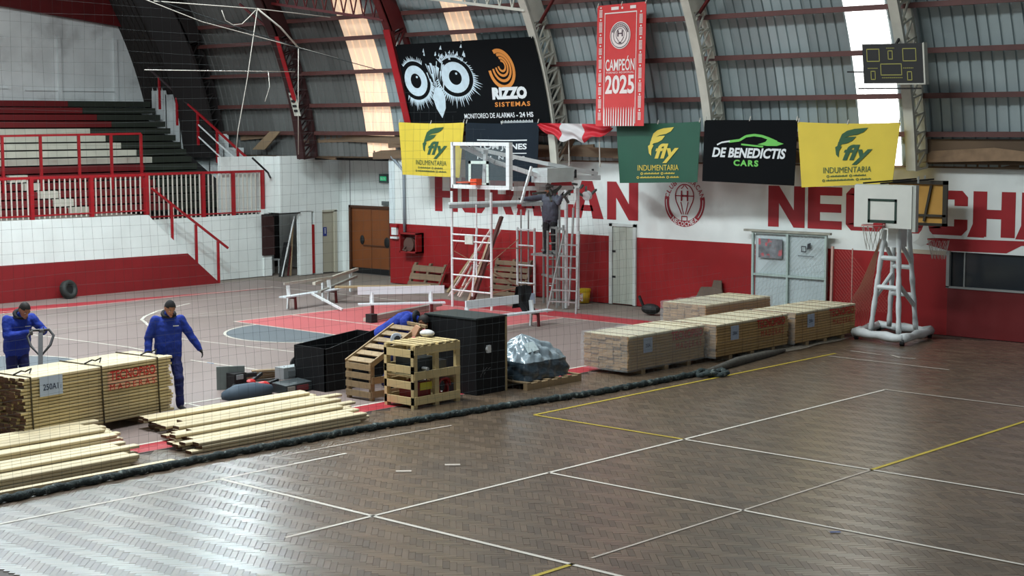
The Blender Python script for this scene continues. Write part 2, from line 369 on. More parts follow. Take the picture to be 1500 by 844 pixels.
# club crest: ring, lettering and balloon
cx, cz, cr = -22.82, 2.62, 0.60
CREST = M('crest_red', (150,30,44), 0.6, var=0.08); CREST_W = M('crest_white', (212,216,214), 0.7)
pol = lambda r, a: (cx+r*math.cos(a), cz+r*math.sin(a))
mb = MB(); put_ring(mb, cx, cz, cr, cr, cr*0.77, cr*0.77, lambda u, v: (u, YW-0.004, v), n=48)
f2 = lambda u, v: (u, YW-0.008, v)
build(mb, 'crest_ring', CREST, wb)
mb = MB()
put_ring(mb, cx, cz, cr*0.92, cr*0.92, cr*0.885, cr*0.885, f2, -0.75, 0.1, 14); put_ring(mb, cx, cz, cr*0.92, cr*0.92, cr*0.885, cr*0.885, f2, PI-0.1, PI+0.75, 14)
def arc_text(mb, s, r, a_mid, da, h, w_, fn, flip=False):
    n = len(s)
    for i, ch in enumerate(s):
        if ch == ' ': continue
        t = a_mid+(da*((n-1)/2-i) if not flip else -da*((n-1)/2-i)); ca, sa = math.cos(t), math.sin(t)
        ux, uz = (sa, -ca) if not flip else (-sa, ca); vx, vz = (ca, sa) if not flip else (-ca, -sa)
        wi = w_*(0.45 if ch == 'I' else 1)
        put_text(mb, ch, -wi/2, wi/2, -h/2, h/2, lambda u, v: fn(cx+r*ca+u*ux+v*vx, cz+r*sa+u*uz+v*vz), 0.02)
build(mb, 'crest_stripe', CREST_W, wb)
mb = MB(); put_ring(mb, cx, cz, cr*1.005, cr*1.005, cr*0.76, cr*0.76, lambda u, v: (u, YW-0.006, v), 0.22, PI-0.22, 26); build(mb, 'crest_label', CREST_W, wb)
mb = MB(); arc_text(mb, 'CLUB HURACAN', cr*0.885, PI/2, 0.235, 0.125, 0.10, f2); build(mb, 'crest_lettering', CREST, wb)
mb = MB(); arc_text(mb, 'NECOCHEA', cr*0.885, -PI/2, 0.19, 0.11, 0.085, lambda u, v: (u, YW-0.009, v), True); build(mb, 'crest_lettering', CREST_W, wb)
mb = MB()
put_ring(mb, cx, cz+0.14, 0.285, 0.295, 0.258, 0.268, f2, -0.45, PI+0.45, 30)
for s in (-1, 1):
    put_line(mb, (cx+s*0.252, cz+0.02), (cx+s*0.08, cz-0.30), 0.028, f2); put_line(mb, (cx+s*0.11, cz+0.0), (cx+s*0.03, cz-0.30), 0.024, f2)
    put_line(mb, (cx+s*0.1, cz+0.31), (cx+s*0.01, cz+0.40), 0.024, f2)
    put_line(mb, (cx+s*0.09, cz+0.02), (cx+s*0.09, cz+0.27), 0.045, f2); put_line(mb, (cx+s*0.08, cz-0.46), (cx+s*0.08, cz-0.35), 0.026, f2)
    put_line(mb, (cx+s*0.11, cz+0.145), (cx+s*0.28, cz+0.145), 0.024, f2)
put_line(mb, (cx-0.09, cz+0.145), (cx+0.09, cz+0.145), 0.045, f2)
for q in (-0.46, -0.35): put_line(mb, (cx-0.088, cz+q), (cx+0.088, cz+q), 0.026, f2)
build(mb, 'crest_balloon', CREST, wb)
# return corner, recess wall, side wall with its doorways
wr = struct('wall_recess')
mb = MB().box(-46,-36.5,32.2,32.5,0,3.62).box(-34.6,-33.0,32.2,32.5,0,3.62).box(-36.5,-34.6,32.2,32.5,2.05,3.62).box(-33.2,-32.9,31.1,32.2,0,3.56)
build(mb, 'masonry', WHITE, wr)
build(MB().box(-36.47,-36.45,32.185,32.2,2.05,3.6), 'pipe_chase', M('grey_joint', (120,124,124), 0.8), wr)
ws = struct('wall_side')
X0 = -36.85
mb = MB().box(X0-0.15,X0,29.8,32.2,1.9,3.58).box(-37.85,-37.72,28.3,29.79,1.9,3.57).box(-37.85,X0-0.16,29.80,29.85,1.9,3.57).box(X0-0.15,X0,30.52,30.98,0,1.92).box(X0-0.15,X0,31.08,31.40,0,1.9).box(X0-0.15,X0,31.98,32.2,0,1.9)
build(mb, 'masonry', WHITE, ws)
build(MB().box(X0-0.10,X0+0.01,30.98,31.08,0.03,1.5), 'red_jamb', RED, ws)
build(MB().box(X0-0.15,X0+0.06,29.30,29.40,1.84,1.9).tube((X0+0.05,29.3,1.88),(X0+0.05,30.5,1.88),0.02), 'lintel', DARK, ws)
build(MB().box(-40,-39.9,29.0,32.2,0,1.87), 'inner_panel', DARK, ws)
# red-brown hanging in the doorway, boards leaning inside it
build(MB().box(X0-0.6,X0-0.56,29.55,30.0,0.62,1.85), 'brown_curtain', M('brown_curtain', (48,22,20), 0.8), ws)
d = struct('door_1')
build(MB().box(X0-0.06,X0-0.02,31.42,31.86,0.02,1.86), 'panel', CREAM, d)
build(MB().box(X0-0.05,X0+0.02,31.86,31.97,0,1.9).box(X0-0.05,X0+0.02,31.40,31.97,1.86,1.92), 'door_frame', M('door_frame_cream', (186,182,164), 0.6), d)
mb = MB().box(X0-0.02,X0-0.012,31.44,31.58,1.13,1.40); mb.k = 1; mb.box(X0-0.012,X0-0.008,31.50,31.525,1.2,1.33).box(X0-0.012,X0-0.008,31.495,31.53,1.34,1.365)
build(mb, 'restroom_sign', [M('blue_sign', (36,52,130), 0.5), WSTEEL], d)
d = struct('door_2')
mb = MB().box(-36.44,-35.56,32.22,32.27,0.16,2.0).box(-35.54,-34.68,32.22,32.27,0.16,2.0); build(mb, 'panel', BROWN_DOOR, d)
build(MB().box(-36.5,-36.42,32.15,32.25,0,2.06).box(-34.70,-34.62,32.15,32.25,0,2.06).box(-36.5,-34.62,32.15,32.25,1.99,2.06), 'door_frame', M('dark_door_frame', (72,40,20), 0.6), d)
build(MB().box(-36.44,-34.7,32.2,32.26,0,0.17), 'kick_plate', BLACK, d)
build(MB().ball((-35.95,32.2,1.02),0.09,0.04,0.14), 'push_handle', BLACK, d)
build(MB().ball((-34.85,32.2,0.98),0.12,0.04,0.16), 'push_handle', BLACK, d)
build(MB().bar((-35.9,32.2,0.86),(-34.9,32.2,0.86),0.03,0.04), 'panic_bar', M('brown_bar', (86,48,24), 0.5), d)
d = struct('door_3')
build(MB().box(-25.12,-25.02,YW-0.05,YW,0,2.02).box(-24.36,-24.27,YW-0.05,YW,0,2.02).box(-25.12,-24.27,YW-0.05,YW,1.95,2.02), 'door_frame', M('white_frame', (200,206,202), 0.6), d)
PALE_DOOR = M('pale_green_door', (176,182,170), 0.65, var=0.08, scale=2, stretch=(4,1,0.5))
for k in range(3): build(MB().box(-25.0+0.212*k,-25.0+0.212*k+0.206,YW-0.03,YW-0.002,0.02,1.94), 'plank', PALE_DOOR, d)
for z in (0.66, 1.30): build(MB().box(-25.03,-24.92,YW-0.045,YW-0.028,z,z+0.05), 'hinge', BLACK, d)
# service hatch with dark glass
win = struct('window_1')
build(MB().box(-15.95,-15.88,YW-0.02,YW+0.1,1.02,1.80).box(-15.95,-13.0,YW-0.02,YW+0.1,1.01,1.05).box(-15.58,-15.55,YW+0.04,YW+0.1,1.05,1.78), 'window_frame', M('pale_grey_frame', (150,152,150), 0.5), win)
for a, b in ((-15.88,-15.57),(-15.55,-14.2),(-14.18,-12.9)): build(MB().box(a,b,YW+0.06,YW+0.075,1.05,1.78), 'pane', GLASS_DARK, win)
build(MB().box(-16.5,-6,YW+0.3,YW+2.5,0.8,2.2), 'dark_room', DARK, win)
# gable end above the stand
wl = struct('wall_left')
mb = MB().prism([(-44.6,y,z) for y, z in ((10,4.6),(31.5,4.6),(31.5,7.50),(25.3,8.15),(10,9.8))],(-0.3,0,0)); build(mb, 'masonry', WHITE_OLD, wl)
build(MB().prism([(-44.45,y,z) for y, z in ((18.0,8.6),(25.3,8.12),(31.5,7.46),(30.6,8.66),(18,8.66))],(-0.3,0,0)), 'red_fascia', RED_DARK, wl)
GG = M('added_gable_glow', (222,238,246), 0.4, emit=2.6)  # glowing panels added out of view in the gable, for light and floor glare
gz = struct('added_glow_panels')
for k in range(9):
    ya = 10.5+2.0*k; yb_ = ya+1.92; zt = lambda y: 8.75+max(0.0, min(5.0, (30.3-y)*0.9))
    build(MB().prism([(-44.5,ya,8.65),(-44.5,yb_,8.65),(-44.5,yb_,zt(yb_)),(-44.5,ya,zt(ya))],(-0.02,0,0)), 'pane', GG, gz)
    build(MB().box(-44.5,-44.4,ya-0.06,ya,8.65,zt(ya)), 'glow_panel_bar', RED_DARK, gz)
for y in (27.3, 29.35, 30.9): build(MB().box(-44.6,-44.5,y-0.05,y+0.05,5.0,7.3), 'pilaster', WHITE_OLD, wl)
for y, z in ((24.5,5.65),(28.3,5.6),(24,5.35)): build(MB().box(-44.6,-44.56,y-2.2,y+1.0,z-0.02,z+0.02), 'ledge', WHITE_OLD, wl)
build(MB().box(-44.6,-41.0,30.5,30.8,2.5,6.7), 'end_masonry', WHITE_OLD, wl)
build(MB().box(-44.58,-44.5,31.0,31.5,4.9,6.2), 'corner_patch', WHITE_OLD, wl)
# timber ledge and boards stuffed between wall head and roof
tr = struct('trim_1')
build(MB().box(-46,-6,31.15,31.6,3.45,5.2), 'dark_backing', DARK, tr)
build(MB().box(-46,-6,30.75,31.3,3.54,3.62), 'wall_plate', TIMBER_OLD, tr)
for i in range(46):
    x = -45+0.86*i+R.uniform(-0.3,0.3); l = R.uniform(0.9,2.6); z = 3.63+R.uniform(0,0.5); y = R.uniform(30.55,31.0)
    build(MB().bar((x,y,z),(x+l,y+R.uniform(-0.12,0.12),z+R.uniform(-0.12,0.16)),R.uniform(0.04,0.1),R.uniform(0.12,0.3),up=(0,0,1)), 'board', TIMBER_OLD, tr)
build(MB().prism([(-38.9,30.4,3.75),(-37.8,30.2,4.3),(-37.3,30.2,4.3),(-38.3,30.4,3.75)],(0,0.05,0)), 'board', M('pale_board', (150,128,100), 0.8), tr)
build(MB().bar((-26.2,30.3,3.75),(-25.9,30.3,4.2),0.22,0.06), 'board', TIMBER_OLD, tr)
build(MB().box(-16.4,-8,30.55,30.62,3.63,4.15), 'fibre_board', M('brown_fibre_board', (96,78,60), 0.85, var=0.2, scale=1.0), tr)
build(MB().prism([(-16.6,30.5,3.65),(-14.5,30.4,3.72),(-12.0,30.4,3.68),(-14.8,30.45,3.98),(-16.2,30.5,3.9)],(0,0.04,0)), 'torn_board', M('torn_board', (128,104,80), 0.85, var=0.2), tr)
# ================================================================ floor
fl = struct('floor')
build(MB().box(-47,10,-4,33,-0.3,-0.02), 'concrete_slab', CONC, fl)
build(MB().box(-36.8,-18.4,4,28.9,-0.02,0.0), 'court_surface', COURT, fl)
build(MB().box(-18.4,10,-4,YW,-0.02,-0.010), 'parquet_bed', PARQ_B, fl)
Zp, Zl = 0.003, 0.006
def patch(pts, mat, name='painted_area', z=Zp): build(MB().add([(x,y,z) for x, y in pts], [list(range(len(pts)))]), name, mat, fl)
def line(pts, mat=LINE_W, wd=0.05, z=Zl):
    mb = MB()
    for (a, b), (c, d_) in zip(pts, pts[1:]):
        dx, dy = c-a, d_-b; l = math.hypot(dx, dy); nx, ny = -dy/l*wd/2, dx/l*wd/2; ex, ey = dx/l*wd*0.2, dy/l*wd*0.2
        mb.add([(a-ex+nx,b-ey+ny,z),(a-ex-nx,b-ey-ny,z),(c+ex-nx,d_+ey-ny,z),(c+ex+nx,d_+ey+ny,z)], [(0,1,2,3)])
    build(mb, 'painted_line', mat, fl)
patch([(-18.86,6),(-18.42,6),(-18.42,28.3),(-18.86,28.3)], COURT_DRED)
patch([(-36.75,14),(-34.75,14),(-34.72,21),(-34.55,27.7),(-35.75,20.2)], COURT_DRED)
patch([(-24.0,27.8),(-18.5,27.8),(-18.5,28.5),(-29,28.7),(-29,27.8)], COURT_DRED)
KX0, KX1, KY0, KY1 = -29.28, -24.0, 22.25, 27.75
patch([(KX0,KY0),(KX1,KY0),(KX1,KY1),(KX0,KY1)], COURT_RED)
KC = (KX0+KX1)/2
patch([(KC+1.8*math.cos(PI+PI*i/24), KY0+1.8*math.sin(PI+PI*i/24)) for i in range(25)], COURT_GREY)
line([(KX0,KY1),(KX0,KY0),(KX1,KY0),(KX1,KY1)]); line([(KX0,23.93),(KX1-1.2,23.93)])
line([(KC+1.8*math.cos(PI+PI*i/24), KY0+1.8*math.sin(PI+PI*i/24)) for i in range(25)], wd=0.06)
line([(-34.8,27.75),(-18.86,27.75)]); line([(-18.88,6),(-18.88,27.75)], wd=0.06); line([(-34.75,6),(-34.7,27.75)], wd=0.06)
patch([(KC-0.2+1.8*math.cos(PI*i/24), 14.8+1.8*math.sin(PI*i/24)) for i in range(25)], COURT_GREY)
line([(KC-0.2+1.8*math.cos(2*PI*i/40), 14.8+1.8*math.sin(2*PI*i/40)) for i in range(41)], wd=0.06)
line([(-31.8,17.8),(-30.22,18.0),(-27.51,18.22),(-25.6,18.1)]); line([(-28.4,19.6),(-27.36,19.72),(-24.38,20.03),(-23.2,20.0)])
line([(-25.04,17.99),(-22.48,18.12),(-21.6,17.9)]); line([(-21.13,14.9),(-21.13,16.6)]); line([(-21.3,15.1),(-20.3,15.05),(-19.6,15.4)])
line([(-33.13,23.8),(-32.36,22.29),(-31.7,21.5),(-31.2,21.05),(-30.77,20.85),(-30.3,20.6),(-29.91,20.44)], wd=0.07)
line([(-33.55,20.0),(-33.6,26.9)], LINE_OLD, 0.04); line([(-31.1,18.7),(-31.1,25.0)], LINE_OLD, 0.035); line([(-30.9,21.96),(-30.3,24.06)], LINE_OLD, 0.04); line([(-35.3,17),(-35.0,20.4),(-34.76,21.3)], LINE_W, 0.05)
line([(-23.3,25.0),(-23.3,27.7)], LINE_OLD, 0.04)
# lines of the parquet court
Zl = 0.010
X1_, X2_, X3_ = -16.25, -13.37, -10.35
YA = (12.08, 15.15, 18.07, 23.75, 26.5)
line([(X1_,9.0),(X1_,14.2)], LINE_W, 0.05); line([(X1_,18.1),(X1_,26.9)], LINE_Y, 0.06)
line([(-16.78,13.3),(-16.72,15.2),(-16.6,16.6)], LINE_OLD, 0.04)
line([(X2_,10.8),(X2_,23.8)], LINE_W, 0.05); line([(X3_,12.4),(X3_,18.05)], LINE_OLD, 0.035); line([(X3_,18.05),(X3_,24)], LINE_Y, 0.06); line([(X3_,10.8),(X3_,12.1)], LINE_Y, 0.06)
line([(X1_,YA[0]),(-7,YA[0])], LINE_W, 0.06); line([(X2_,YA[1]),(-5,YA[1])], LINE_W, 0.05); line([(X2_,YA[2]),(-5,YA[2])], LINE_W, 0.05)
line([(X1_,YA[2]),(X2_,YA[2])], LINE_Y, 0.05); line([(X2_,YA[3]),(-6,YA[3])], LINE_OLD, 0.05); line([(X1_+0.1,YA[4]),(-13.6,YA[4]-0.05)], LINE_OLD, 0.05)
for x, y in ((-14.9,13.9),(-14.7,14.6)): line([(x,y),(x+0.12,y+0.12)], LINE_OLD, 0.09)
line([(-9.05,14.95),(-8.98,15.02)], M('blue_tape', (40,70,130), 0.5), 0.05, 0.012)
line([(-15.3,27.4),(-15.0,27.2),(-14.75,27.3)], LINE_OLD, 0.07); line([(-16.2,27.4),(-15.5,27.3)], LINE_OLD, 0.06)
# herringbone parquet blocks
def parquet():
    n, W = 4, 0.072; c = math.cos(PI/4); items = []
    for ix in range(-500, 500):
        for iy in range(-500, 500):
            q = (ix-iy) % (2*n)
            if q != 0 and q != 2*n-1: continue
            hx, hy = ((n*W-0.003)/2, (W-0.003)/2) if q == 0 else ((W-0.003)/2, (n*W-0.003)/2)
            mx, my = (ix+n/2, iy+0.5) if q == 0 else (ix+0.5, iy+n/2)
            gx, gy = mx*W, my*W; x, y = c*gx+c*gy-9.5, c*gy-c*gx+17
            if x < -18.3 or y > 30.6 or y < 8: continue
            d2 = x*x+y*y
            if d2 < 14.6**2 or d2 > 34**2: continue
            az = math.degrees(math.atan2(x, y))
            if not -64.5 < az < -21.0: continue
            items.append((d2, x, y, -PI/4 if q == 0 else PI/4))
    items.sort(); L, Wd = n*W-0.003, W-0.003
    near = items[:300]; rest = items[300:]
    pm = MB().box(-L/2,L/2,-Wd/2,Wd/2,-0.012,0); proto = {}
    for d2, x, y, a in near:
        if a not in proto: proto[a] = o = build(pm, 'parquet_block', PARQ_O if a > 0 else PARQ2_O, fl)
        else: o = copy_part(proto[a], fl)
        o.location = (x, y, R.uniform(-0.0005,0.0005)); o.rotation_euler = (R.gauss(0,0.009), R.gauss(0,0.005), a)
    mb = MB()
    for d2, x, y, a in rest:
        mb.k = 0 if a > 0 else 1
        ca, sa = math.cos(a), math.sin(a); tx, ty = R.gauss(0,0.009), R.gauss(0,0.005); vs = []
        for zz in (-0.010, 0.0):
            for px, py in ((-L/2,-Wd/2),(L/2,-Wd/2),(L/2,Wd/2),(-L/2,Wd/2)):
                vs.append((x+ca*px-sa*py, y+sa*px+ca*py, zz if zz < 0 else max(min(px*ty+py*tx, 0.003), -0.003)))
        mb.add(vs, [(4,5,6,7),(0,1,5,4),(1,2,6,5),(2,3,7,6),(3,0,4,7)])
    tag(build(mb, 'parquet_blocks', [PARQ, PARQ2], fl), kind='stuff')
parquet()
# ================================================================ grandstand
gs = struct('wall_grandstand')
XG = -36.8
build(MB().prism([(XG,y,z) for y, z in ((12,0),(27.5,0),(26.42,0.92),(12,1.02))],(-0.15,0,0)), 'red_dado', RED_DADO, gs)
build(MB().prism([(XG-0.01,y,z) for y, z in ((12,1.02),(26.42,0.92),(25.35,1.85),(25.17,2.05),(12,2.16))],(-0.13,0,0)), 'white_parapet', WHITE, gs)
for k in range(10): build(MB().box(-37.5,-36.95,25.2+0.225*k,25.2+0.225*(k+1),0,1.85-0.19*k), 'stair_tread', WHITE_OLD, gs)
build(MB().box(-37.65,-37.5,20,29.75,0,1.86), 'rear_masonry', WHITE, gs)
build(MB().box(-37.70,-37.45,29.62,29.92,0,2.0), 'end_post', WHITE, gs)
build(MB().box(-38.6,-36.96,12,25.1,1.9,2.06), 'deck', CONC, gs); build(MB().box(-38.6,-37.66,25.2,29.6,1.7,1.80), 'deck', STEP_GREEN, gs)
NR, RI, TR = 15, 0.215, 0.41
for i in range(NR):
    x1 = -38.3-TR*i; x0 = x1-TR-0.02; z1 = 2.06+RI*(i+1)-0.02; z0 = z1-RI+0.04
    t = i/NR
    yend = 28.9+1.4*(i/14)
    if i < 6: segs = [(12,27.0+0.1*i,STEP_RED),(27.0+0.1*i,yend,STEP_GREEN)]
    elif i < 11: segs = [(12,28.05-0.27*(i-6),STEP_WHITE),(28.05-0.27*(i-6),yend,STEP_GREEN)]
    else: segs = [(12,28.0-0.25*(i-11),STEP_RED),(28.0-0.25*(i-11),yend,STEP_GREEN)]
    for a, b, m in segs: build(MB().box(x0,x1,a,b-0.01,z0,z1), 'step', m, gs)
    if i < 5: build(MB().box(x1-0.05,x1+0.16,23.9-0.22*i-0.3+0.0,23.9-0.22*i+0.25,z0,z1+0.02), 'aisle_block', STEP_WHITE, gs)
build(MB().box(-45,-38.4,12,30.4,1.0,1.6), 'plinth', DARK, gs)
build(MB().prism([(-38.45,12,1.95),(-44.5,12,5.05),(-44.5,12,1.6),(-38.45,12,1.6)],(0,18.0,0)), 'raked_bed', DARK, gs)
for k in range(6):
    x = -43.2+0.75*k; build(MB().box(x-0.8,x,30.32,30.5,2.2,5.9-0.42*k), 'end_step', WHITE_OLD, gs)
# railings
def railing(X, y0, y1, z0, z1, posts, label, step=0.155, rail2=None):
    t = thing('railing', label, 'railing', (X, y0, z0))
    build(MB().bar((X,y0,z1),(X,y1,z1-0.01),0.06,0.07), 'top_rail', RED_STEEL, t)
    build(MB().bar((X,y0,z0+0.08),(X,y1,z0+0.08),0.04,0.04), 'bottom_rail', RED_STEEL, t)
    for y in posts: build(MB().box(X-0.05,X+0.05,y-0.05,y+0.05,z0-0.02,z1), 'post', RED_STEEL, t)
    y = y0+step/2; pr = None
    while y < y1:
        if min(abs(y-p) for p in posts) > 0.09:
            if pr is None: pr = build(MB().box(X-0.014,X+0.014,y-0.016,y+0.016,z0,z1-0.03), 'baluster', M('white_baluster', (196,190,180), 0.5), t); ypr = y
            else: copy_part(pr, t, (0, y-ypr, 0))
        y += step
    return t
railing(-36.87, 19.3, 25.2, 2.10, 3.16, (19.95,21.65,23.42,25.15), 'red railing with white balusters on the white parapet above the dark red wall')
railing(-37.57, 25.5, 29.76, 1.86, 3.14, (25.6,27.55,28.62,29.70), 'red and white railing at the head of the stand, over the plain white wall')
t = thing('handrail', 'dark red sloping handrail on three posts down the diagonal edge of the stair', 'handrail', (-36.85,25.4,0))
build(MB().bar((-36.85,25.3,2.78),(-36.85,27.85,0.98),0.05,0.06), 'rail', RED_STEEL, t)
for y, zt, zb in ((25.95,2.3,1.25),(26.75,1.72,0.55),(27.5,1.2,0.0)): build(MB().box(-36.88,-36.82,y-0.03,y+0.03,zb,zt), 'post', RED_STEEL, t)
t = thing('handrail', 'red handrail with paired white lower bars descending the far edge of the terraces', 'handrail', (-40,30,3))
P0, P1 = (-43.1,29.6,6.32), (-37.9,29.95,3.12)
build(MB().bar(P0,(-41.2,29.73,5.15),0.05,0.06), 'upper_rail', M('dark_steel', (52,40,42), 0.5), t)
build(MB().bar((-41.2,29.73,5.15),P1,0.05,0.06), 'rail', RED_STEEL, t)
build(MB().bar(P0,(-41.5,30.2,6.38),0.04,0.04), 'cross_rail', DARK, t)
for q in (0.10,0.26,0.45,0.62,0.80,0.99):
    p = [P0[k]+(P1[k]-P0[k])*q for k in range(3)]; build(MB().box(p[0]-0.03,p[0]+0.03,p[1]-0.03,p[1]+0.03,p[2]-1.0,p[2]), 'post', RED_STEEL, t)
for dz in (0.35, 0.72): build(MB().bar((-40.8,29.75,4.9-dz),(-38.0,29.9,3.2-dz),0.03,0.035), 'white_bar', WSTEEL, t)
t = thing('barrier', 'red tubular barrier standing across the white seat rows of the terrace', 'barrier', (-39.2,24,3))
build(MB().bar((-39.2,19,4.2),(-39.2,26.6,4.26),0.05,0.06), 'rail', RED_STEEL, t)
for y in (20.0,22.2,23.35,24.55,25.6,26.6): build(MB().box(-39.23,-39.17,y-0.035,y+0.035,2.6,4.25), 'post', RED_STEEL, t)
# ================================================================ banners
def cloth(TL, TR, BR, BL, Y, amp=0.02, ph=0.0, sag=0.03, arched=False):
    def fn(u, v, d=0.0):
        x = (TL[0]*(1-u)+TR[0]*u)*v+(BL[0]*(1-u)+BR[0]*u)*(1-v)
        z = (TL[1]*(1-u)+TR[1]*u)*v+(BL[1]*(1-u)+BR[1]*u)*(1-v)
        z -= sag*4*u*(1-u)*v
        y = (inner_y(z)-0.09 if arched else Y)+amp*math.sin(u*9+ph+v*1.3)*(0.4+0.6*(1-v))
        return (x, y-d, z)
    return fn
def banner(name, label, cat, fn, mat, prints, group=None, nu=30, nv=12):
    loc = fn(0.5, 1.0)
    t = thing(name, label, cat, loc, group)
    mb = MB().grid(lambda u, v: fn(u, v), nu, nv); mb.grid(lambda u, v: fn(1-u, v, -0.008), nu, nv)
    build(mb, 'fabric', mat, t, smooth=True)
    for pn, pm, draw in prints:
        m2 = MB(); draw(m2, lambda u, v: fn(u, v, 0.012)); build(m2, pn, pm, t)
    eye = MB()
    for u in (0.01, 0.5, 0.99):
        p = fn(u, 0.985); eye.tube((p[0],p[1]-0.01,p[2]),(p[0],p[1]+0.03,p[2]+0.10),0.012,5)
    build(eye, 'tie_cord', M('pale_cord', (190,186,176), 0.7), t)
    return t
def fly_logo(mb, f):
    put_poly(mb, [(0.42,0.72),(0.45,0.83),(0.50,0.885),(0.57,0.915),(0.70,0.93),(0.66,0.86),(0.60,0.82),(0.52,0.80)], f)
    put_poly(mb, [(0.40,0.60),(0.415,0.70),(0.44,0.75),(0.52,0.785),(0.59,0.79),(0.55,0.72),(0.50,0.68),(0.45,0.665)], f)
    put_poly(mb, [(0.385,0.62),(0.395,0.50),(0.42,0.455),(0.425,0.56),(0.45,0.63),(0.42,0.655)], f)
    put_text(mb, 'fly', 0.46, 0.76, 0.33, 0.66, f, 0.03, 0.28)
def fly_small(mb, f):
    put_text(mb, 'INDUMENTARIA', 0.26, 0.76, 0.205, 0.30, f, 0.0)
    for u0, v0, l1 in ((0.31,0.155,0.17),(0.55,0.155,0.13),(0.26,0.09,0.30),(0.62,0.09,0.11)):
        put_ring(mb, u0, v0, 0.016, 0.022, 0.009, 0.012, f, n=10)
        k = 0
        while k*0.012 < l1:
            put_rect(mb, u0+0.028+k*0.012, u0+0.036+k*0.012, v0-0.012, v0+0.008+0.005*(k % 3), f, 1); k += 1
YEL = M('yellow_banner', (214,190,62), 0.6, var=0.04, scale=2); GRN = M('green_banner', (22,78,58), 0.6, var=0.05, scale=2)
NAVY = M('slate_banner', (26,35,44), 0.8, var=0.10, scale=2, spec=0.15); BLK = M('black_banner', (7,10,13), 0.8, var=0.08, scale=2, spec=0.12)
P_GRN = M('dark_green_print', (38,84,52), 0.6); P_YEL = M('yellow_print', (212,190,76), 0.6); P_WHT = M('white_print', (214,220,222), 0.6); P_LIME = M('lime_print', (104,190,84), 0.6)
YB = 29.70
f = cloth((-31.64,4.56),(-29.12,4.54),(-29.32,3.10),(-31.50,3.14), YB, 0.03, 0.4)
banner('banner', 'yellow sponsor banner with green wing logo beside the brown door end of the hall', 'banner', f, YEL, [('logo_print',P_GRN,fly_logo),('lettering',P_GRN,fly_small)])
f = cloth((-18.97,4.52),(-16.48,4.50),(-16.63,3.24),(-18.85,3.10), YB-0.03, 0.02, 1.3)
banner('banner', 'yellow sponsor banner with green wing logo above the film-wrapped backboard', 'banner', f, YEL, [('logo_print',P_GRN,fly_logo),('lettering',P_GRN,fly_small)])
f = cloth((-24.04,4.52),(-21.57,4.54),(-21.63,3.15),(-23.95,3.08), YB, 0.03, 2.2)
banner('banner', 'dark green sponsor banner with yellow wing logo hanging over the club crest', 'banner', f, GRN, [('logo_print',P_YEL,fly_logo),('lettering',P_YEL,fly_small)])
f = cloth((-29.08,4.54),(-26.55,4.54),(-26.60,3.05),(-29.12,3.05), YB+0.02, 0.035, 3.0)
def tom_a(mb, f):
    put_text(mb, 'TOM JONES', 0.18, 0.86, 0.52, 0.65, f, 0.03); put_rect(mb, 0.17, 0.86, 0.695, 0.715, f); put_rect(mb, 0.17, 0.86, 0.475, 0.49, f)
    put_text(mb, 'NIÑOS', 0.18, 0.84, 0.37, 0.45, f, 0.02, 0, 2.6)
banner('banner', 'slate grey banner with thin white lettering behind the glass backboard', 'banner', f, NAVY, [('lettering',P_WHT,tom_a)])
f = cloth((-21.46,4.57),(-18.98,4.56),(-19.06,3.13),(-21.5,3.18), YB, 0.02, 5.0, 0.0)
def car_w(mb, f):
    put_text(mb, 'DE BENEDICTIS', 0.10, 0.90, 0.40, 0.56, f, 0.035, 0.2)
    P = [(0.15,0.60),(0.20,0.64),(0.30,0.665),(0.40,0.675)]
    for a, b in zip(P, P[1:]): put_line(mb, a, b, 0.014, f, 1.8)
def car_g(mb, f):
    put_text(mb, 'CARS', 0.34, 0.62, 0.27, 0.37, f, 0.04, 0, 1.25)
    P = [(0.28,0.655),(0.40,0.68),(0.47,0.745),(0.56,0.765),(0.64,0.75),(0.72,0.71),(0.80,0.66)]
    for a, b in zip(P, P[1:]): put_line(mb, a, b, 0.022, f, 1.8)
    put_poly(mb, [(0.60,0.62),(0.68,0.66),(0.70,0.70),(0.64,0.735),(0.72,0.71),(0.80,0.67),(0.87,0.635),(0.80,0.60),(0.70,0.598)], f)
    put_line(mb, (0.42,0.615), (0.66,0.585), 0.015, f, 1.8)
banner('banner', 'black car dealer banner with white lettering and a lime car outline', 'banner', f, BLK, [('lettering',P_WHT,car_w),('car_outline',P_LIME,car_g)])
# bunched red and white flag
def flag(u, v, d=0):
    x = -26.5+2.35*u; z = 4.52-0.04*u-(0.10+0.38*math.sin(PI*min(1,u*1.0))**0.7*(0.85+0.15*math.sin(u*23)))*(1-v)
    return (x, 29.66+0.05*math.sin(v*9+u*14)-d, z)
t = thing('flag', 'red and white flag bunched up between the slate and the green banner', 'flag', (-25.3,29.75,4.5))
FL_R = M('flag_red', (186,24,40), 0.6, var=0.08); FL_W = M('flag_white', (196,192,192), 0.6, var=0.06)
for nm, a, b, m in (('red_panel',0,0.31,FL_R),('white_panel',0.31,0.62,FL_W),('red_panel',0.62,1,FL_R)):
    build(MB().grid(lambda u, v: flag(a+(b-a)*u, v), 16, 12).grid(lambda u, v: flag(b-(b-a)*u, v, -0.01), 16, 12), nm, m, t, smooth=True)
for x in (-25.63, -24.65): build(MB().tube((x,29.8,4.2),(x+0.02,29.8,3.45),0.016,5), 'hanging_cord', M('pale_cord', (190,186,176), 0.7), t)
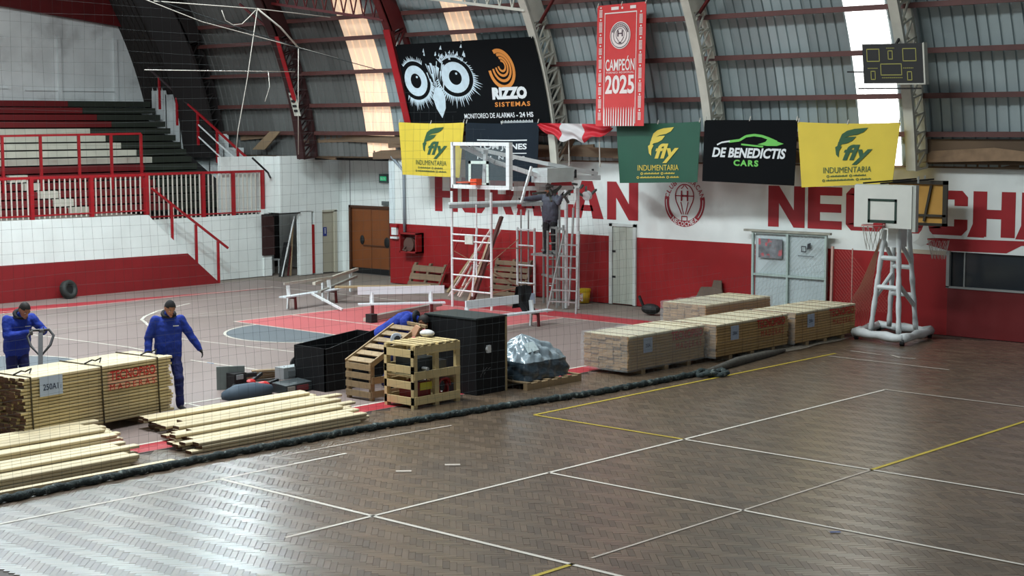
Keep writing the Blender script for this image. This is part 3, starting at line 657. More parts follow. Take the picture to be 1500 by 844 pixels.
# owl banner on the roof frames
f = cloth((-31.19,6.60),(-26.24,6.62),(-26.24,4.50),(-31.32,4.42), 29, 0.012, 0.0, 0.0, True)
OWL = M('owl_print', (188,206,216), 0.6, var=0.10, scale=6); ORG = M('orange_print', (206,132,56), 0.6)
def owl(mb, f):
    rr = random.Random(5)
    E = ((0.10,0.56,0.085,0.185),(0.40,0.58,0.10,0.185))
    for (ec, ev, ru, rv) in E:
        for i in range(44):
            a = -PI*0.98+PI*1.35*i/43 if ec > 0.2 else -PI*0.97+PI*0.95*i/43
            l = rr.uniform(1.45,1.95) if a < 0.1 else rr.uniform(1.4,1.55); wd = 0.05
            p0 = [(ec+ru*1.27*math.cos(a+s*wd), ev+rv*1.24*math.sin(a+s*wd)) for s in (-1,1)]
            tip = (ec+ru*l*math.cos(a), ev+rv*l*math.sin(a)-0.02)
            if tip[0] < 0.015 or tip[1] < 0.05: continue
            put_poly(mb, [p0[0], tip, p0[1]][::-1], f)
    for i in range(26):
        u = rr.uniform(0.19,0.325); v = rr.uniform(0.50,0.78); put_poly(mb, [(u,v),(u+rr.uniform(0.006,0.014),v),(0.25+(u-0.25)*0.6,v-rr.uniform(0.1,0.2))][::-1], f)
    for ec, ev, ru, rv in E:
        for i in range(16):
            a = PI*0.30+PI*0.42*i/15; l = rr.uniform(1.45,1.75)
            put_poly(mb, [(ec+ru*1.28*math.cos(a-0.05),ev+rv*1.28*math.sin(a-0.05)),(ec+ru*1.28*math.cos(a+0.05),ev+rv*1.28*math.sin(a+0.05)),(ec+ru*l*math.cos(a+0.03),ev+rv*l*math.sin(a))], f)
    for i in range(22):
        u = rr.uniform(0.20,0.50); v = rr.uniform(0.80,0.96); s_ = rr.uniform(0.004,0.010); put_poly(mb, [(u-s_,v-0.03),(u+s_,v-0.035),(u+s_*0.5+0.006,v+rr.uniform(0.0,0.03))], f)
def rizzo_w(mb, f):
    put_text(mb, 'RIZZO', 0.635, 0.875, 0.30, 0.445, f, 0.07, 0.12)
    put_text(mb, 'MONITOREO DE ALARMAS', 0.42, 0.77, 0.085, 0.145, f, 0.012); put_text(mb, '- 24 HS', 0.78, 0.895, 0.085, 0.145, f, 0.03)
    for i in range(22): put_rect(mb, 0.67+i*0.010, 0.676+i*0.010, 0.02, 0.045+0.008*(i % 2), f, 1)
def rizzo_o(mb, f):
    put_text(mb, 'SISTEMAS', 0.645, 0.885, 0.215, 0.27, f, 0.03, 0.1, 1.25)
def owl_eye(ec, ev, ru, rv):
    def d(mb, f):
        put_ring(mb, ec, ev, ru, rv, ru*0.46, rv*0.48, f, n=28); put_disc(mb, ec+0.012, ev+0.045, 0.008, 0.014, f, 8)
    return d
def owl_beak(mb, f): put_poly(mb, [(0.255,0.10),(0.22,0.22),(0.205,0.36),(0.235,0.47),(0.275,0.47),(0.30,0.36),(0.29,0.22)], f)
def arc_(k, r0, r1):
    def d(mb, f):
        c_ = (0.735+0.010*(1-r0), 0.655+0.05*(1-r0)); put_ring(mb, c_[0], c_[1], 0.092*r0, 0.235*r0, 0.092*r1, 0.235*r1, f, -PI*0.98, PI*0.62-0.1*k, 26)
    return d
banner('banner', 'large black banner with pale owl eyes and an orange shell mark on the roof frames', 'banner', f, BLK,
       [('owl_feathers',OWL,owl),('owl_eye',OWL,owl_eye(0.10,0.56,0.085,0.185)),('owl_eye',OWL,owl_eye(0.40,0.58,0.10,0.185)),('owl_beak',OWL,owl_beak),('lettering',P_WHT,rizzo_w),('lettering',ORG,rizzo_o)]+[('orange_arc',ORG,arc_(k,*rr_)) for k, rr_ in enumerate(((1.0,0.80),(0.72,0.58),(0.50,0.38),(0.31,0.20)))])
# champions pennant
f = cloth((-24.37,7.27),(-22.90,7.30),(-22.96,4.44),(-24.43,4.44), 29.38, 0.012, 1.0, 0.0)
PEN = M('pennant_red', (200,52,52), 0.6, var=0.05); PEN_W = M('pennant_white', (226,214,210), 0.6)
def pen_w(mb, f):
    for a in (0.165, 0.81): put_rect(mb, a, a+0.012, 0.02, 0.935, f)
    put_rect(mb, 0.165, 0.822, 0.925, 0.935, f)
    put_ring(mb, 0.49, 0.745, 0.205, 0.112, 0.0, 0.0, f, n=36)
    put_text(mb, 'CAMPEÓN', 0.20, 0.79, 0.455, 0.575, f, 0.015); put_text(mb, '2025', 0.20, 0.79, 0.265, 0.42, f, 0.03)
    put_text(mb, 'TORNEO REGIONAL', 0.21, 0.78, 0.433, 0.448, f, 0.0)
    for i in range(13): put_poly(mb, [(0.175+i*0.05,0.0),(0.20+i*0.05,0.0),(0.195+i*0.05,0.13),(0.187+i*0.05,0.16),(0.18+i*0.05,0.13)], f)
    rr = random.Random(3)
    for u0 in (0.05, 0.875):
        v = 0.05
        while v < 0.93:
            l = rr.uniform(0.05,0.09); k = 0.0
            while k < l: put_rect(mb, u0, u0+0.065, v+k, v+k+0.006, f, 1); k += 0.011
            put_disc(mb, u0+0.033, v+l+0.018, 0.018, 0.008, f, 8); v += l+0.04
    put_rect(mb, 0.30, 0.45, 0.955, 0.98, f); put_disc(mb, 0.52, 0.967, 0.02, 0.010, f, 8); put_rect(mb, 0.68, 0.80, 0.955, 0.98, f)
def pen_b(mb, f):
    g = lambda u, v: tuple(a+b for a, b in zip(f(u, v), (0,-0.006,0)))
    put_ring(mb, 0.49, 0.745, 0.190, 0.104, 0.180, 0.098, g, n=36); put_ring(mb, 0.49, 0.745, 0.135, 0.074, 0.125, 0.068, g, n=30)
    put_text(mb, 'H', 0.435, 0.545, 0.735, 0.785, g, 0.02)
    put_ring(mb, 0.49, 0.752, 0.085, 0.05, 0.078, 0.045, g, -0.4, PI+0.4, 20)
    for s in (-1, 1): put_line(mb, (0.49+s*0.075,0.73), (0.49+s*0.025,0.695), 0.008, g)
    put_rect(mb, 0.465, 0.515, 0.68, 0.692, g)
    for i in range(20):
        a = 0.3+i*0.13; put_line(mb, (0.49+0.145*math.cos(a),0.745+0.079*math.sin(a)), (0.49+0.17*math.cos(a),0.745+0.093*math.sin(a)), 0.010, g)
banner('pennant', 'tall red champions pennant with a round white badge on the roof sheets', 'banner', f, PEN, [('white_print',PEN_W,pen_w),('badge_print',M('badge_dark', (70,48,60), 0.6),pen_b)], nv=24)
# ================================================================ scoreboard
t = thing('scoreboard', 'black scoreboard with yellow outlined panels fixed to the roof frame', 'scoreboard', (-16.4,29.2,5.7))
SB = lambda u, v, d=0.0: (-17.08+1.36*u+0.06*(1-v), 29.1-d+0.05*u, 5.30+0.80*v-0.02*u)
mb = MB().prism([SB(0,0),SB(1,0),SB(1,1),SB(0,1)], (0,0.12,0)); build(mb, 'casing', M('scoreboard_black', (10,11,10), 0.6), t)
mb = MB().prism([SB(0.985,0,0.01),SB(1.01,-0.02,0.01),SB(1.01,1.02,0.01),SB(0.985,1,0.01)], (0,0.14,0)).prism([SB(0.55,-0.03,0.01),SB(1.01,-0.03,0.01),SB(1.01,0.0,0.01),SB(0.55,0.0,0.01)],(0,0.14,0)); build(mb, 'pale_edge', WHITE_STEEL, t)
mb = MB(); g = lambda u, v: SB(u, v, 0.006)
for u0, u1, v0, v1 in ((0.07,0.285,0.55,0.88),(0.66,0.88,0.55,0.88),(0.42,0.50,0.60,0.83),(0.29,0.64,0.20,0.50),(0.125,0.205,0.09,0.32),(0.72,0.80,0.07,0.30)):
    for a in ((u0,u1,v0,v0+0.022),(u0,u1,v1-0.022,v1),(u0,u0+0.012,v0,v1),(u1-0.012,u1,v0,v1)): put_rect(mb, *a, g, 1)
for u0, u1, v in ((0.40,0.53,0.875),(0.08,0.24,0.37),(0.66,0.83,0.37),(0.31,0.64,0.13)):
    k = u0
    while k < u1: put_rect(mb, k, k+0.010, v, v+0.025, g, 1); k += 0.017
build(mb, 'panel_outline', M('scoreboard_yellow', (150,146,72), 0.5), t)
build(MB().bar((-17.5,29.25,5.55),(-15.7,29.3,5.5),0.03,0.03).bar((-17.2,29.2,5.2),(-15.8,29.25,5.18),0.03,0.03).bar((-16.4,29.2,6.0),(-16.4,inner_y(6.3)+0.1,6.3),0.04,0.04), 'bracket', DARK, t)
# ================================================================ lamps and ropes
LAMP_GLOW = M('lamp_glow', (232,255,248), 0.4, emit=14.0)
def lamp(loc, power, label, group=None):
    t = thing('high_bay_lamp', label, 'lamp', loc, group)
    x, y, z = loc
    build(MB().lathe([(0.06,0.55),(0.12,0.5),(0.14,0.35),(0.30,0.05),(0.34,0.0),(0.32,0.0)], loc, 18), 'reflector', ALU, t, smooth=True)
    build(MB().lathe([(0.0,0.03),(0.31,0.02),(0.30,-0.03),(0.0,-0.05)], loc, 18), 'diffuser', LAMP_GLOW, t)
    build(MB().tube((x,y,z+0.5),(x,y,z+3.5),0.015,5), 'suspension_cord', BLACK, t)
    l = bpy.data.lights.new('lamp_light', 'SPOT'); l.energy = power; l.spot_size = math.radians(172); l.spot_blend = 0.25; l.shadow_soft_size = 0.28; l.color = (0.78,0.95,1.0)
    o = bpy.data.objects.new('lamp_light', l); COL.objects.link(o); o.location = (0,0,-0.1); o.parent = t
lamp((-31.2,23.6,7.56), 1150, 'lit high bay lamp beside the knotted ropes, at the top edge of the picture')
lamp((-31.2,20.2,8.35), 1000, 'unseen high bay lamp added for floor glare, out of view over the terrace')  # unseen lamp added to put glare on the parquet
lamp((-31.2,16.8,8.35), 1000, 'second unseen high bay lamp added for floor glare, at the near end')  # another added lamp out of view, widening the floor glare
ROPE = M('white_rope', (196,192,182), 0.7)
def rope(pts, label, r=0.009, cat='rope', name='rope', mat=ROPE): 
    return tag(build(MB().path(pts, r, 5), name, mat, loc=pts[0], smooth=True), label, cat)
rope([(-25,16.6,6.95),(-25,18.4,6.45),(-25,20.75,6.04),(-25,21.8,5.85)], 'pale rope sloping under the roof from the lit lamp to the hanging drop line')
rope([(-25,17.33,6.78),(-25,19.73,6.76),(-25,21.6,6.68)], 'pale rope stretched level just below the lit lamp')
rope([(-25,19.73,6.76),(-25,20.3,6.42),(-25,20.75,6.04)], 'thick pale rope running down from the knot under the lamp to the drop line', 0.018)
rope([(-25,20.75,6.04),(-25,20.72,5.0),(-25,20.7,3.9)], 'pale drop line hanging straight down past the dark roof frame')
rope([(-25,19.73,6.76),(-25,19.45,5.4),(-25,19.2,4.4),(-25,19.13,3.95)], 'slack pale rope slanting down towards the terrace handrail')
rope([(-25,18.87,6.69),(-25,18.95,6.5),(-25,19.14,6.42),(-25,19.35,6.45),(-25,19.54,6.6),(-25,19.7,6.74)], 'looped end of pale rope sagging beside the knot')
rope([(-30,20.5,5.72),(-30,22.6,5.74),(-30,24.78,5.77)], 'thin pale cord stretched level across the dark roof sheets')
rope([(-30,23.97,5.75),(-30,24.0,5.4),(-30,23.85,5.05)], 'short loose cord end hanging off the level cord')
rope([(-36.6,28.6,3.55),(-36.9,29.4,3.1),(-37.4,29.9,2.9)], 'black cable drooping from the wall head to the stand railing', 0.03, 'cable', 'cable', BLACK)
rope([(-33.0,30.7,3.6),(-32.55,30.74,3.2),(-32.53,30.74,1.45)], 'grey conduit running down the wall to the red box', 0.045, 'conduit', 'conduit', M('grey_conduit', (140,150,158), 0.5))
# ================================================================ small fittings on walls
t = thing('exit_sign', 'small green exit sign on the white wall above the brown door', 'sign', (-34.9,32.15,2.9))
build(MB().box(-35.06,-34.66,32.1,32.18,2.77,3.03), 'case', M('sign_case', (70,84,84), 0.5), t)
mb = MB().box(-35.0,-34.74,32.09,32.10,2.83,2.96); mb.k = 1; put_text(mb, 'SALIDA', -34.98, -34.76, 2.86, 2.93, lambda u, v: (u, 32.085, v), 0.01)
build(mb, 'lit_face', [M('exit_green', (40,176,120), 0.5, emit=0.7), WSTEEL], t)
t = tag(build(MB().box(-34.98,-34.72,32.12,32.18,2.10,2.22).tube((-34.95,32.14,2.16),(-34.75,32.14,2.16),0.04,6), 'emergency_light', M('grey_case', (92,100,100), 0.5), loc=(-34.85,32.15,2.16)), 'small grey emergency light over the brown door head', 'lamp')
t = thing('alarm_station', 'white and red alarm station on the wall end by the brown door', 'alarm', (-32.95,30.75,1.45))
build(MB().box(-33.06,-32.86,30.72,30.8,1.38,1.62), 'white_case', WSTEEL, t); build(MB().box(-33.1,-32.82,30.70,30.8,1.60,1.68), 'red_cap', RED_STEEL, t); build(MB().box(-33.1,-32.82,30.71,30.8,1.27,1.33), 'white_base', WSTEEL, t)
t = thing('hose_cabinet', 'open dark red hose cabinet on the red wall below the grey conduit', 'cabinet', (-32.15,30.7,1.2))
build(MB().box(-32.5,-31.82,30.72,30.8,0.92,1.48), 'back_panel', M('cabinet_dark', (96,26,26), 0.6), t)
build(MB().box(-32.5,-31.82,30.5,30.8,1.44,1.48).box(-32.5,-31.82,30.5,30.8,0.92,0.96).box(-32.5,-32.46,30.5,30.8,0.92,1.48).box(-31.86,-31.82,30.5,30.8,0.92,1.48), 'frame', M('cabinet_red', (134,24,26), 0.5), t)
build(MB().lathe([(0.06,-0.05),(0.2,-0.05),(0.2,0.05),(0.06,0.05)], (-32.2,30.62,1.15), 14, (0,1,0)).path([(-32.3,30.55,1.1),(-32.35,30.5,1.0),(-32.2,30.5,0.98)],0.03), 'hose_reel', M('hose_brown', (88,62,54), 0.7), t)
# ================================================================ mesh gate
t = thing('mesh_gate', 'pale double gate of wire mesh between the crest and the second word', 'gate', (-19.75,30.6,0))
GATE = M('gate_pale_sheet', (192,206,208), 0.55, var=0.08, scale=2, rgb2=(170,182,182), thr=(0.6,0.7)); GFR = M('gate_frame', (164,182,176), 0.5, var=0.1, scale=4)
for a, b in ((-20.68,-19.80),(-19.76,-18.82)): build(MB().box(a,b,30.66,30.70,0.05,1.98), 'leaf', GATE, t)
gf = MB()
for x in (-20.72,-19.78,-18.78): gf.bar((x,30.62,0),(x,30.62,2.02),0.05,0.06)
for z in (2.0,1.03,0.06): gf.bar((-20.74,30.62,z),(-18.76,30.62,z),0.05,0.05)
build(gf, 'frame', GFR, t)
build(MB().bar((-20.95,30.6,2.04),(-18.65,30.6,2.04),0.08,0.05), 'top_track', M('weathered_track', (150,150,138), 0.7, var=0.2, scale=6), t)
wm = MB()
for k in range(-8, 26):
    for s in (1, -1):
        pts = []
        x = -20.7+k*0.11
        for q in range(0, 41):
            xx = x+s*q*0.05 if s > 0 else x+0.0+ (q*0.05)*-1+1.9; z = 0.05+q*0.05
            if -20.7 < xx < -18.8: pts.append((xx, 30.635, z))
        if len(pts) > 1: wm.path([pts[0], pts[-1]], 0.004, 3)
build(wm, 'wire_mesh', M('mesh_wire', (196,206,204), 0.4, 0.3), t)
mb = MB().box(-20.56,-19.92,30.60,30.61,1.42,1.86); build(mb, 'poster', M('poster_photo', (112,116,120), 0.5, var=0.45, scale=6, rgb2=(176,90,96), thr=(0.56,0.6)), t)
mb = MB(); fp = lambda u, v: (u, 30.61, v)
for a in ((-19.42,-19.29,1.60,1.62),(-19.42,-19.29,1.72,1.74),(-19.42,-19.40,1.60,1.74),(-19.31,-19.29,1.60,1.74)): put_rect(mb, *a, fp, 1)
put_poly(mb, [(-19.27,1.66),(-19.18,1.69),(-19.17,1.82),(-19.26,1.79)], fp)
for k in range(12): put_rect(mb, -19.5+0.035*k, -19.48+0.035*k, 1.50, 1.525, fp, 1)
build(mb, 'emblem_print', M('dark_print', (36,40,46), 0.6), t)
t = thing('wire_fence', 'leaning fence of diagonal wire over the red wall beside the pale gate', 'fence', (-17.7,30.6,0.9))
build(MB().bar((-18.56,30.5,0),(-18.54,30.5,1.78),0.05,0.05).bar((-18.1,30.6,0.3),(-18.1,30.6,1.75),0.02,0.02), 'post', M('pale_rusty_post', (188,152,140), 0.6), t)
wm = MB()
for k in range(26):
    x = -18.5+k*0.08
    for s in (1,-1):
        a, b = (x, 0.4), (x+s*1.2, 1.7)
        if s > 0 and b[0] > -16.9: b = (-16.9, 0.4+(1.3/1.2)*(-16.9-x))
        if s < 0 and b[0] < -18.5: b = (-18.5, 0.4+(1.3/1.2)*(x+18.5))
        if x < -16.9 and b[1] > 0.42: wm.path([(a[0],30.56,a[1]),(b[0],30.56,b[1])], 0.004, 3)
build(wm, 'wire_mesh', M('red_wire', (186,92,84), 0.5), t)
# ================================================================ lumber
PINE = M('pine_board', (192,174,128), 0.65, var=0.10, scale=2.0, stretch=(6,0.5,6), objr=0.14, bump=0.1)
PINE_PALE = M('pale_pine_board', (208,194,160), 0.65, var=0.10, scale=2.0, stretch=(6,0.5,6), rgb2=(150,118,74), thr=(0.70,0.76), objr=0.13)
PINE_DK = M('weathered_pine', (150,128,96), 0.7, var=0.14, scale=2.0, stretch=(6,0.5,6), objr=0.16)
ENDG = M('board_end', (86,58,38), 0.8, var=0.2, scale=9, objr=0.25)
PAPER = M('label_paper', (176,192,214), 0.7); INK = M('label_ink', (40,56,84), 0.7); STENCIL = M('red_stencil', (186,40,34), 0.7, var=0.15, scale=9); STEN_BG = M('pink_stencil_ground', (222,172,138), 0.7)
STRAP = M('dark_strap', (62,52,28), 0.5)
def board_mesh(l, w, h, mats=(PINE, ENDG), name='board'):
    mb = MB(); y = l/2
    c = min(0.009, h*0.22)
    prof = [(-w/2+c,0),(w/2-c,0),(w/2,c),(w/2,h-c),(w/2-c,h),(-w/2+c,h),(-w/2,h-c),(-w/2,c)]; n = len(prof)
    mb.v = [(a,-y,b) for a, b in prof]+[(a,y,b) for a, b in prof]
    for i in range(n): mb.f.append([i,(i+1)%n,n+(i+1)%n,n+i]); mb.m.append(0)
    mb.f.append(list(range(n))[::-1]); mb.m.append(1); mb.f.append(list(range(n,2*n))); mb.m.append(1)
    me = bpy.data.meshes.new(name); me.from_pydata(mb.v, [], mb.f); [me.materials.append(m) for m in mats]; me.polygons.foreach_set('material_index', mb.m); me.update(); return me
# strapped bundle on the pallet jack
B0 = Vector((-19.93,11.52,0)); B1 = Vector((-20.26,14.12,0)); bd = (B1-B0).normalized(); bn = Vector((bd.y,-bd.x,0)); bl = (B1-B0).length; brz = math.atan2(-bd.x, bd.y)
t = thing('lumber_bundle', 'tall strapped bundle of new pine boards with a paper label and red stencil', 'lumber', tuple((B0+B1)/2-bn*0.45))
rows, cols, bh, bw = 18, 7, 0.0475, 0.132
bme = board_mesh(bl+0.12, bw-0.003, bh-0.009); btop = board_mesh(bl+0.12, bw-0.002, bh-0.006, (PINE_PALE, ENDG))
ctr = (B0+B1)/2
for r in range(rows):
    for c in range(cols):
        o = new_obj('board', btop if r == rows-1 else bme, t); sh = R.uniform(-0.045,0.045)
        p = ctr - bn*(bw*(c+0.5)+R.uniform(-0.001,0.001)) + bd*sh
        o.location = Vector((p.x,p.y,0.125+bh*r))-WL[t.name]; o.rotation_euler = (0,0,brz)
def onb(s, z, d=0.0):
    p = B0+bd*s+bn*(d+0.003); return (p.x,p.y,z)
ztop = 0.125+bh*rows
for s in (0.10, 1.36, 2.44):
    a, b = B0+bd*s, B0+bd*(s+0.05)
    pts = [onb(s,0.12,0.006),onb(s-0.02,0.5,0.008),onb(s-0.03,ztop,0.006),tuple(B0+bd*(s-0.03)-bn*0.93+Vector((0,0,ztop+0.005))),tuple(B0+bd*s-bn*0.93+Vector((0,0,0.12)))]
    build(MB().path(pts, 0.012, 5), 'strap', STRAP, t)
    q = B0+bd*(s-0.05)-bn*0.35
    build(MB().path([(q.x,q.y,ztop+0.01),(q.x+0.05,q.y+0.1,ztop+0.06),(q.x-0.02,q.y+0.2,ztop+0.03),(q.x+0.03,q.y+0.27,ztop+0.07),(q.x+0.1,q.y+0.2,ztop+0.02)], 0.012, 5), 'strap_tail', BLACK, t)
pf = lambda u, v, d=0.0: onb(0.22+0.40*u, 0.68+0.28*v+0.0*u, 0.010+d)
mb = MB().prism([pf(0,0),pf(1,0),pf(1,1),pf(0,1)], bn*-0.004); lp = build(mb, 'paper_label', PAPER, t)
mb = MB(); put_text(mb, '250A1', 0.14, 0.80, 0.30, 0.62, lambda u, v: pf(u, v, 0.004), 0.015); put_rect(mb, 0.90, 0.915, 0.3, 0.5, lambda u, v: pf(u, v, 0.004), 1); build(mb, 'label_writing', INK, lp)
sf = lambda u, v, d=0.0: onb(1.44+0.95*u, 0.56+0.36*v, 0.006+d)
mb = MB()
for r in range(rows):
    z0 = (0.125+bh*r+0.006-0.56)/0.36; z1 = (0.125+bh*r+bh-0.010-0.56)/0.36
    if z0 > 0 and z1 < 1: put_rect(mb, 0, 1, z0, z1, sf, 1)
build(mb, 'stencil_ground', STEN_BG, t)
mb = MB(); put_text(mb, 'TECNOPISO', 0.05, 0.97, 0.50, 0.90, lambda u, v: sf(u, v, 0.003), 0.02); put_text(mb, 'M A D E R A S', 0.04, 0.96, 0.10, 0.36, lambda u, v: sf(u, v, 0.003), 0.0); build(mb, 'stencil_lettering', STENCIL, t)
for s in (0.4, 1.3, 2.2):
    q = B0+bd*s; build(MB().bar((q.x,q.y,0.06),tuple(q-bn*0.92+Vector((0,0,0.06))),0.10,0.12), 'bearer', PINE_DK, t)
# loose boards: each one a thing
def pile(cols_, x0, dx, yA, yB, zh, label, group, mats, sl=0.0, jit=0.12):
    me = board_mesh(yB-yA, dx-0.022, zh-0.004, mats, 'loose_board')
    ORD = ('first','second','third','fourth','fifth','sixth','seventh','eighth','ninth','tenth','eleventh','twelfth','thirteenth','fourteenth')
    for c, (n, ea, eb) in enumerate(cols_):
        for k in range(n):
            o = new_obj('loose_board', me)
            lv_ = 'topmost' if k == n-1 else ('lowest' if k == 0 else ORD[k]+' level')
            tag(o, '%s board in the %s column from the net, %s' % (lv_, ORD[c], label), 'board', group)
            o.location = (x0-dx*(c+0.5)+R.uniform(-0.008,0.008), (yA+yB)/2+sl*c+R.uniform(-jit,jit)+ea, 0.004+(zh+0.002)*k)
            o.rotation_euler = (0, R.uniform(-0.006,0.006), R.uniform(-0.005,0.005)+eb)
def cols(n, lo, hi): return [(max(2, round(lo+(hi-lo)*c/(n-1)+R.uniform(-0.7,0.7))), R.uniform(-0.12,0.12), R.uniform(-0.006,0.006)) for c in range(n)]
pile(cols(13,3,4), -17.76, 0.168, 12.85, 15.95, 0.046, 'loose pile by the slatted crates', 'boards of the pile beside the slatted crate', (PINE_PALE, ENDG), 0.05, 0.20)
pile(cols(14,3,5), -17.76, 0.160, 8.9, 11.85, 0.046, 'loose pile before the strapped bundle', 'boards of the pile in front of the strapped bundle', (PINE_PALE, ENDG), 0.05, 0.16)
tag(build(MB().bar((-17.52,8.8,0.03),(-17.5,12.25,0.03),0.10,0.05), 'loose_board', PINE_PALE, loc=(-17.5,10.5,0)), 'single board lying apart along the foot of the pile, next to the rolled net', 'board')
# film-wrapped packs of boards
FILM = M('stretch_film', (206,212,212), 0.12, bump=1.0, scale=9, trans=0.76, spec=1.0)
PACK = M('packed_board', (184,150,98), 0.6, var=0.10, scale=2.0, stretch=(6,0.5,6), objr=0.12); PACK_END = M('packed_board_end', (160,126,84), 0.75, var=0.15, scale=9, objr=0.22)
PACK_TOP = M('packed_board_pale', (214,206,178), 0.6, var=0.08, scale=2.0, stretch=(6,0.5,6), objr=0.08)
PSTRAP = M('tan_strap', (122,96,58), 0.5)
def pack(x1, y0, y1, label, film=1.0, ztop=0.72, dep=1.04, zb=0.10, sten=True, lab=True):
    L = y1-y0-0.06; rows, cols = 12, 6; bh = (ztop-zb)/rows; bw = dep/cols; yc = (y0+y1)/2
    t = thing('board_pack', label, 'lumber', (x1-dep/2, yc, 0), 'wrapped packs of boards')
    me = board_mesh(L, bw-0.004, bh-0.005, (PACK, PACK_END)); mt = board_mesh(L, bw-0.001, bh-0.005, (PACK_TOP, PACK_END))
    for r in range(rows):
        for c in range(cols):
            if 0 < r < rows-1 and 0 < c < cols-1 and c not in (1, 2, 3, 4): continue
            o = new_obj('board', mt if r == rows-1 else me, t)
            o.location = Vector((x1-bw*(c+0.5), yc+R.uniform(-0.02,0.02), zb+bh*r))-WL[t.name]
    for q in (0.12, 0.36, 0.58, 0.80, 0.93):
        y = y0+L*q; build(MB().path([(x1+0.006,y,zb),(x1+0.008,y,ztop),(x1-dep,y,ztop+0.001),(x1-dep,y,zb)],0.005,4), 'strap', PSTRAP, t)
    for q in (0.2, 0.5, 0.8):
        y = y0+L*q; build(MB().box(x1-dep,x1+0.01,y-0.05,y+0.05,0.0,zb-0.005), 'bearer', PINE_DK, t)
    pf = lambda u, v, d=0.0: (x1+0.008+d, y0+L*0.20+0.26*u, ztop-0.34+0.27*v)
    if lab:
        lp = build(MB().prism([pf(0,0),pf(1,0),pf(1,1),pf(0,1)],(-0.004,0,0)), 'paper_label', PAPER, t)
        mb = MB(); put_text(mb, '250A1', 0.2, 0.8, 0.35, 0.6, lambda u, v: pf(u, v, 0.003), 0.01); build(mb, 'label_writing', INK, lp)
    if sten:
        sf = lambda u, v: (x1+0.010, y0+L*0.56+0.98*u, ztop-0.40+0.38*v)
        mb = MB(); put_text(mb, 'TECNOPISO', 0, 1, 0.52, 0.95, sf, 0.02); put_text(mb, 'M A D E R A S', 0.15, 0.95, 0.05, 0.38, sf, 0.0); build(mb, 'stencil_lettering', STENCIL, t)
    e = 0.022
    mb = MB()
    if film > 0.5: mb.grid(lambda u, v: (x1+e+0.010*math.sin(u*31+v*9), y0-e+(L+0.06+2*e)*u, zb-0.02+(ztop-zb+0.03)*v), 40, 8)
    mb.grid(lambda u, v: (x1+e-(dep+2*e)*u, y0-e-0.014*abs(math.sin(u*19+v*7)), zb-0.02+(ztop-zb+0.03)*v), 20, 8)
    if film > 0.5: mb.grid(lambda u, v: (x1+e-(dep+2*e)*u, y0-e+(0.5+0.5*film)*(L+0.06+2*e)*v*0.55, ztop+0.014+0.008*math.sin(u*12+v*17)), 14, 20)
    build(mb, 'stretch_film', FILM, t, smooth=True)
    return t
pack(-17.5, 21.95, 24.3, 'nearest film-wrapped pack of boards, glossy film crumpled over its end')
pack(-17.3, 24.36, 26.85, 'middle film-wrapped pack of boards in the row, standing a little proud', 0.0)
pack(-17.22, 26.95, 29.3, 'farthest film-wrapped pack of boards, close to the white backboard stand', 0.0)
pack(-18.95, 26.3, 28.7, 'film-wrapped pack of boards behind the front row', 1.0, 0.80, 1.1, 0.1, False, False)
# ================================================================ black boxes
t = thing('black_box', 'open black wooden box with a sloping long side, near the scattered tools', 'box', (-20.7,17.9,0))
bx0, bx1, by0, by1 = -21.1, -20.3, 17.3, 18.75
build(MB().box(bx0,bx1,by0,by0+0.02,0,0.74), 'end_panel', BLACK2, t)
build(MB().prism([(bx1,by0,0),(bx1,by1,0),(bx1,by1,1.02),(bx1,by0+0.12,0.74),(bx1,by0,0.73)],(-0.02,0,0)), 'side_panel', BLACK2, t)
build(MB().prism([(bx0,by0,0),(bx0,by1,0),(bx0,by1,0.86),(bx0,by0,0.74)],(0.02,0,0)), 'side_panel', BLACK2, t)
build(MB().box(bx0,bx1,by1-0.02,by1,0,0.86), 'end_panel', BLACK2, t); build(MB().box(bx0+0.02,bx1-0.02,by0+0.02,by1-0.02,0,0.03), 'bottom_panel', BLACK2, t)
t = thing('black_cabinet', 'tall closed black cabinet standing between the slatted crate and the silver wrapped load', 'cabinet', (-18.7,19.1,0))
build(MB().box(-19.35,-18.14,18.74,19.48,0,1.27), 'body', BLACK2, t)
build(MB().box(-19.36,-18.13,18.73,19.49,1.27,1.295), 'lid', M('grey_green_lid', (46,56,56), 0.5, var=0.1), t)
build(MB().box(-18.14,-18.13,19.445,19.485,0.0,1.27), 'pale_edge', M('raw_edge', (170,150,110), 0.7), t)
build(MB().lathe([(0.0,0.04),(0.05,0.035),(0.055,0.0)], (-18.14,19.02,0.76), 10, (1,0,0)).box(-18.14,-18.10,18.98,19.06,0.70,0.82), 'latch', WSTEEL, t)
mb = MB()
for a, b, c, d_ in ((0.36,18.88,0.46,18.92),(0.40,18.92,0.45,19.0),(0.34,18.93,0.38,18.95),(0.42,19.02,0.44,19.08),(0.36,18.86,0.30,18.84)): put_line(mb, (b,a), (d_,c), 0.014, lambda u, v: (-18.137,u,v))
build(mb, 'scuff', M('scuff_grey', (90,92,94), 0.6), t)
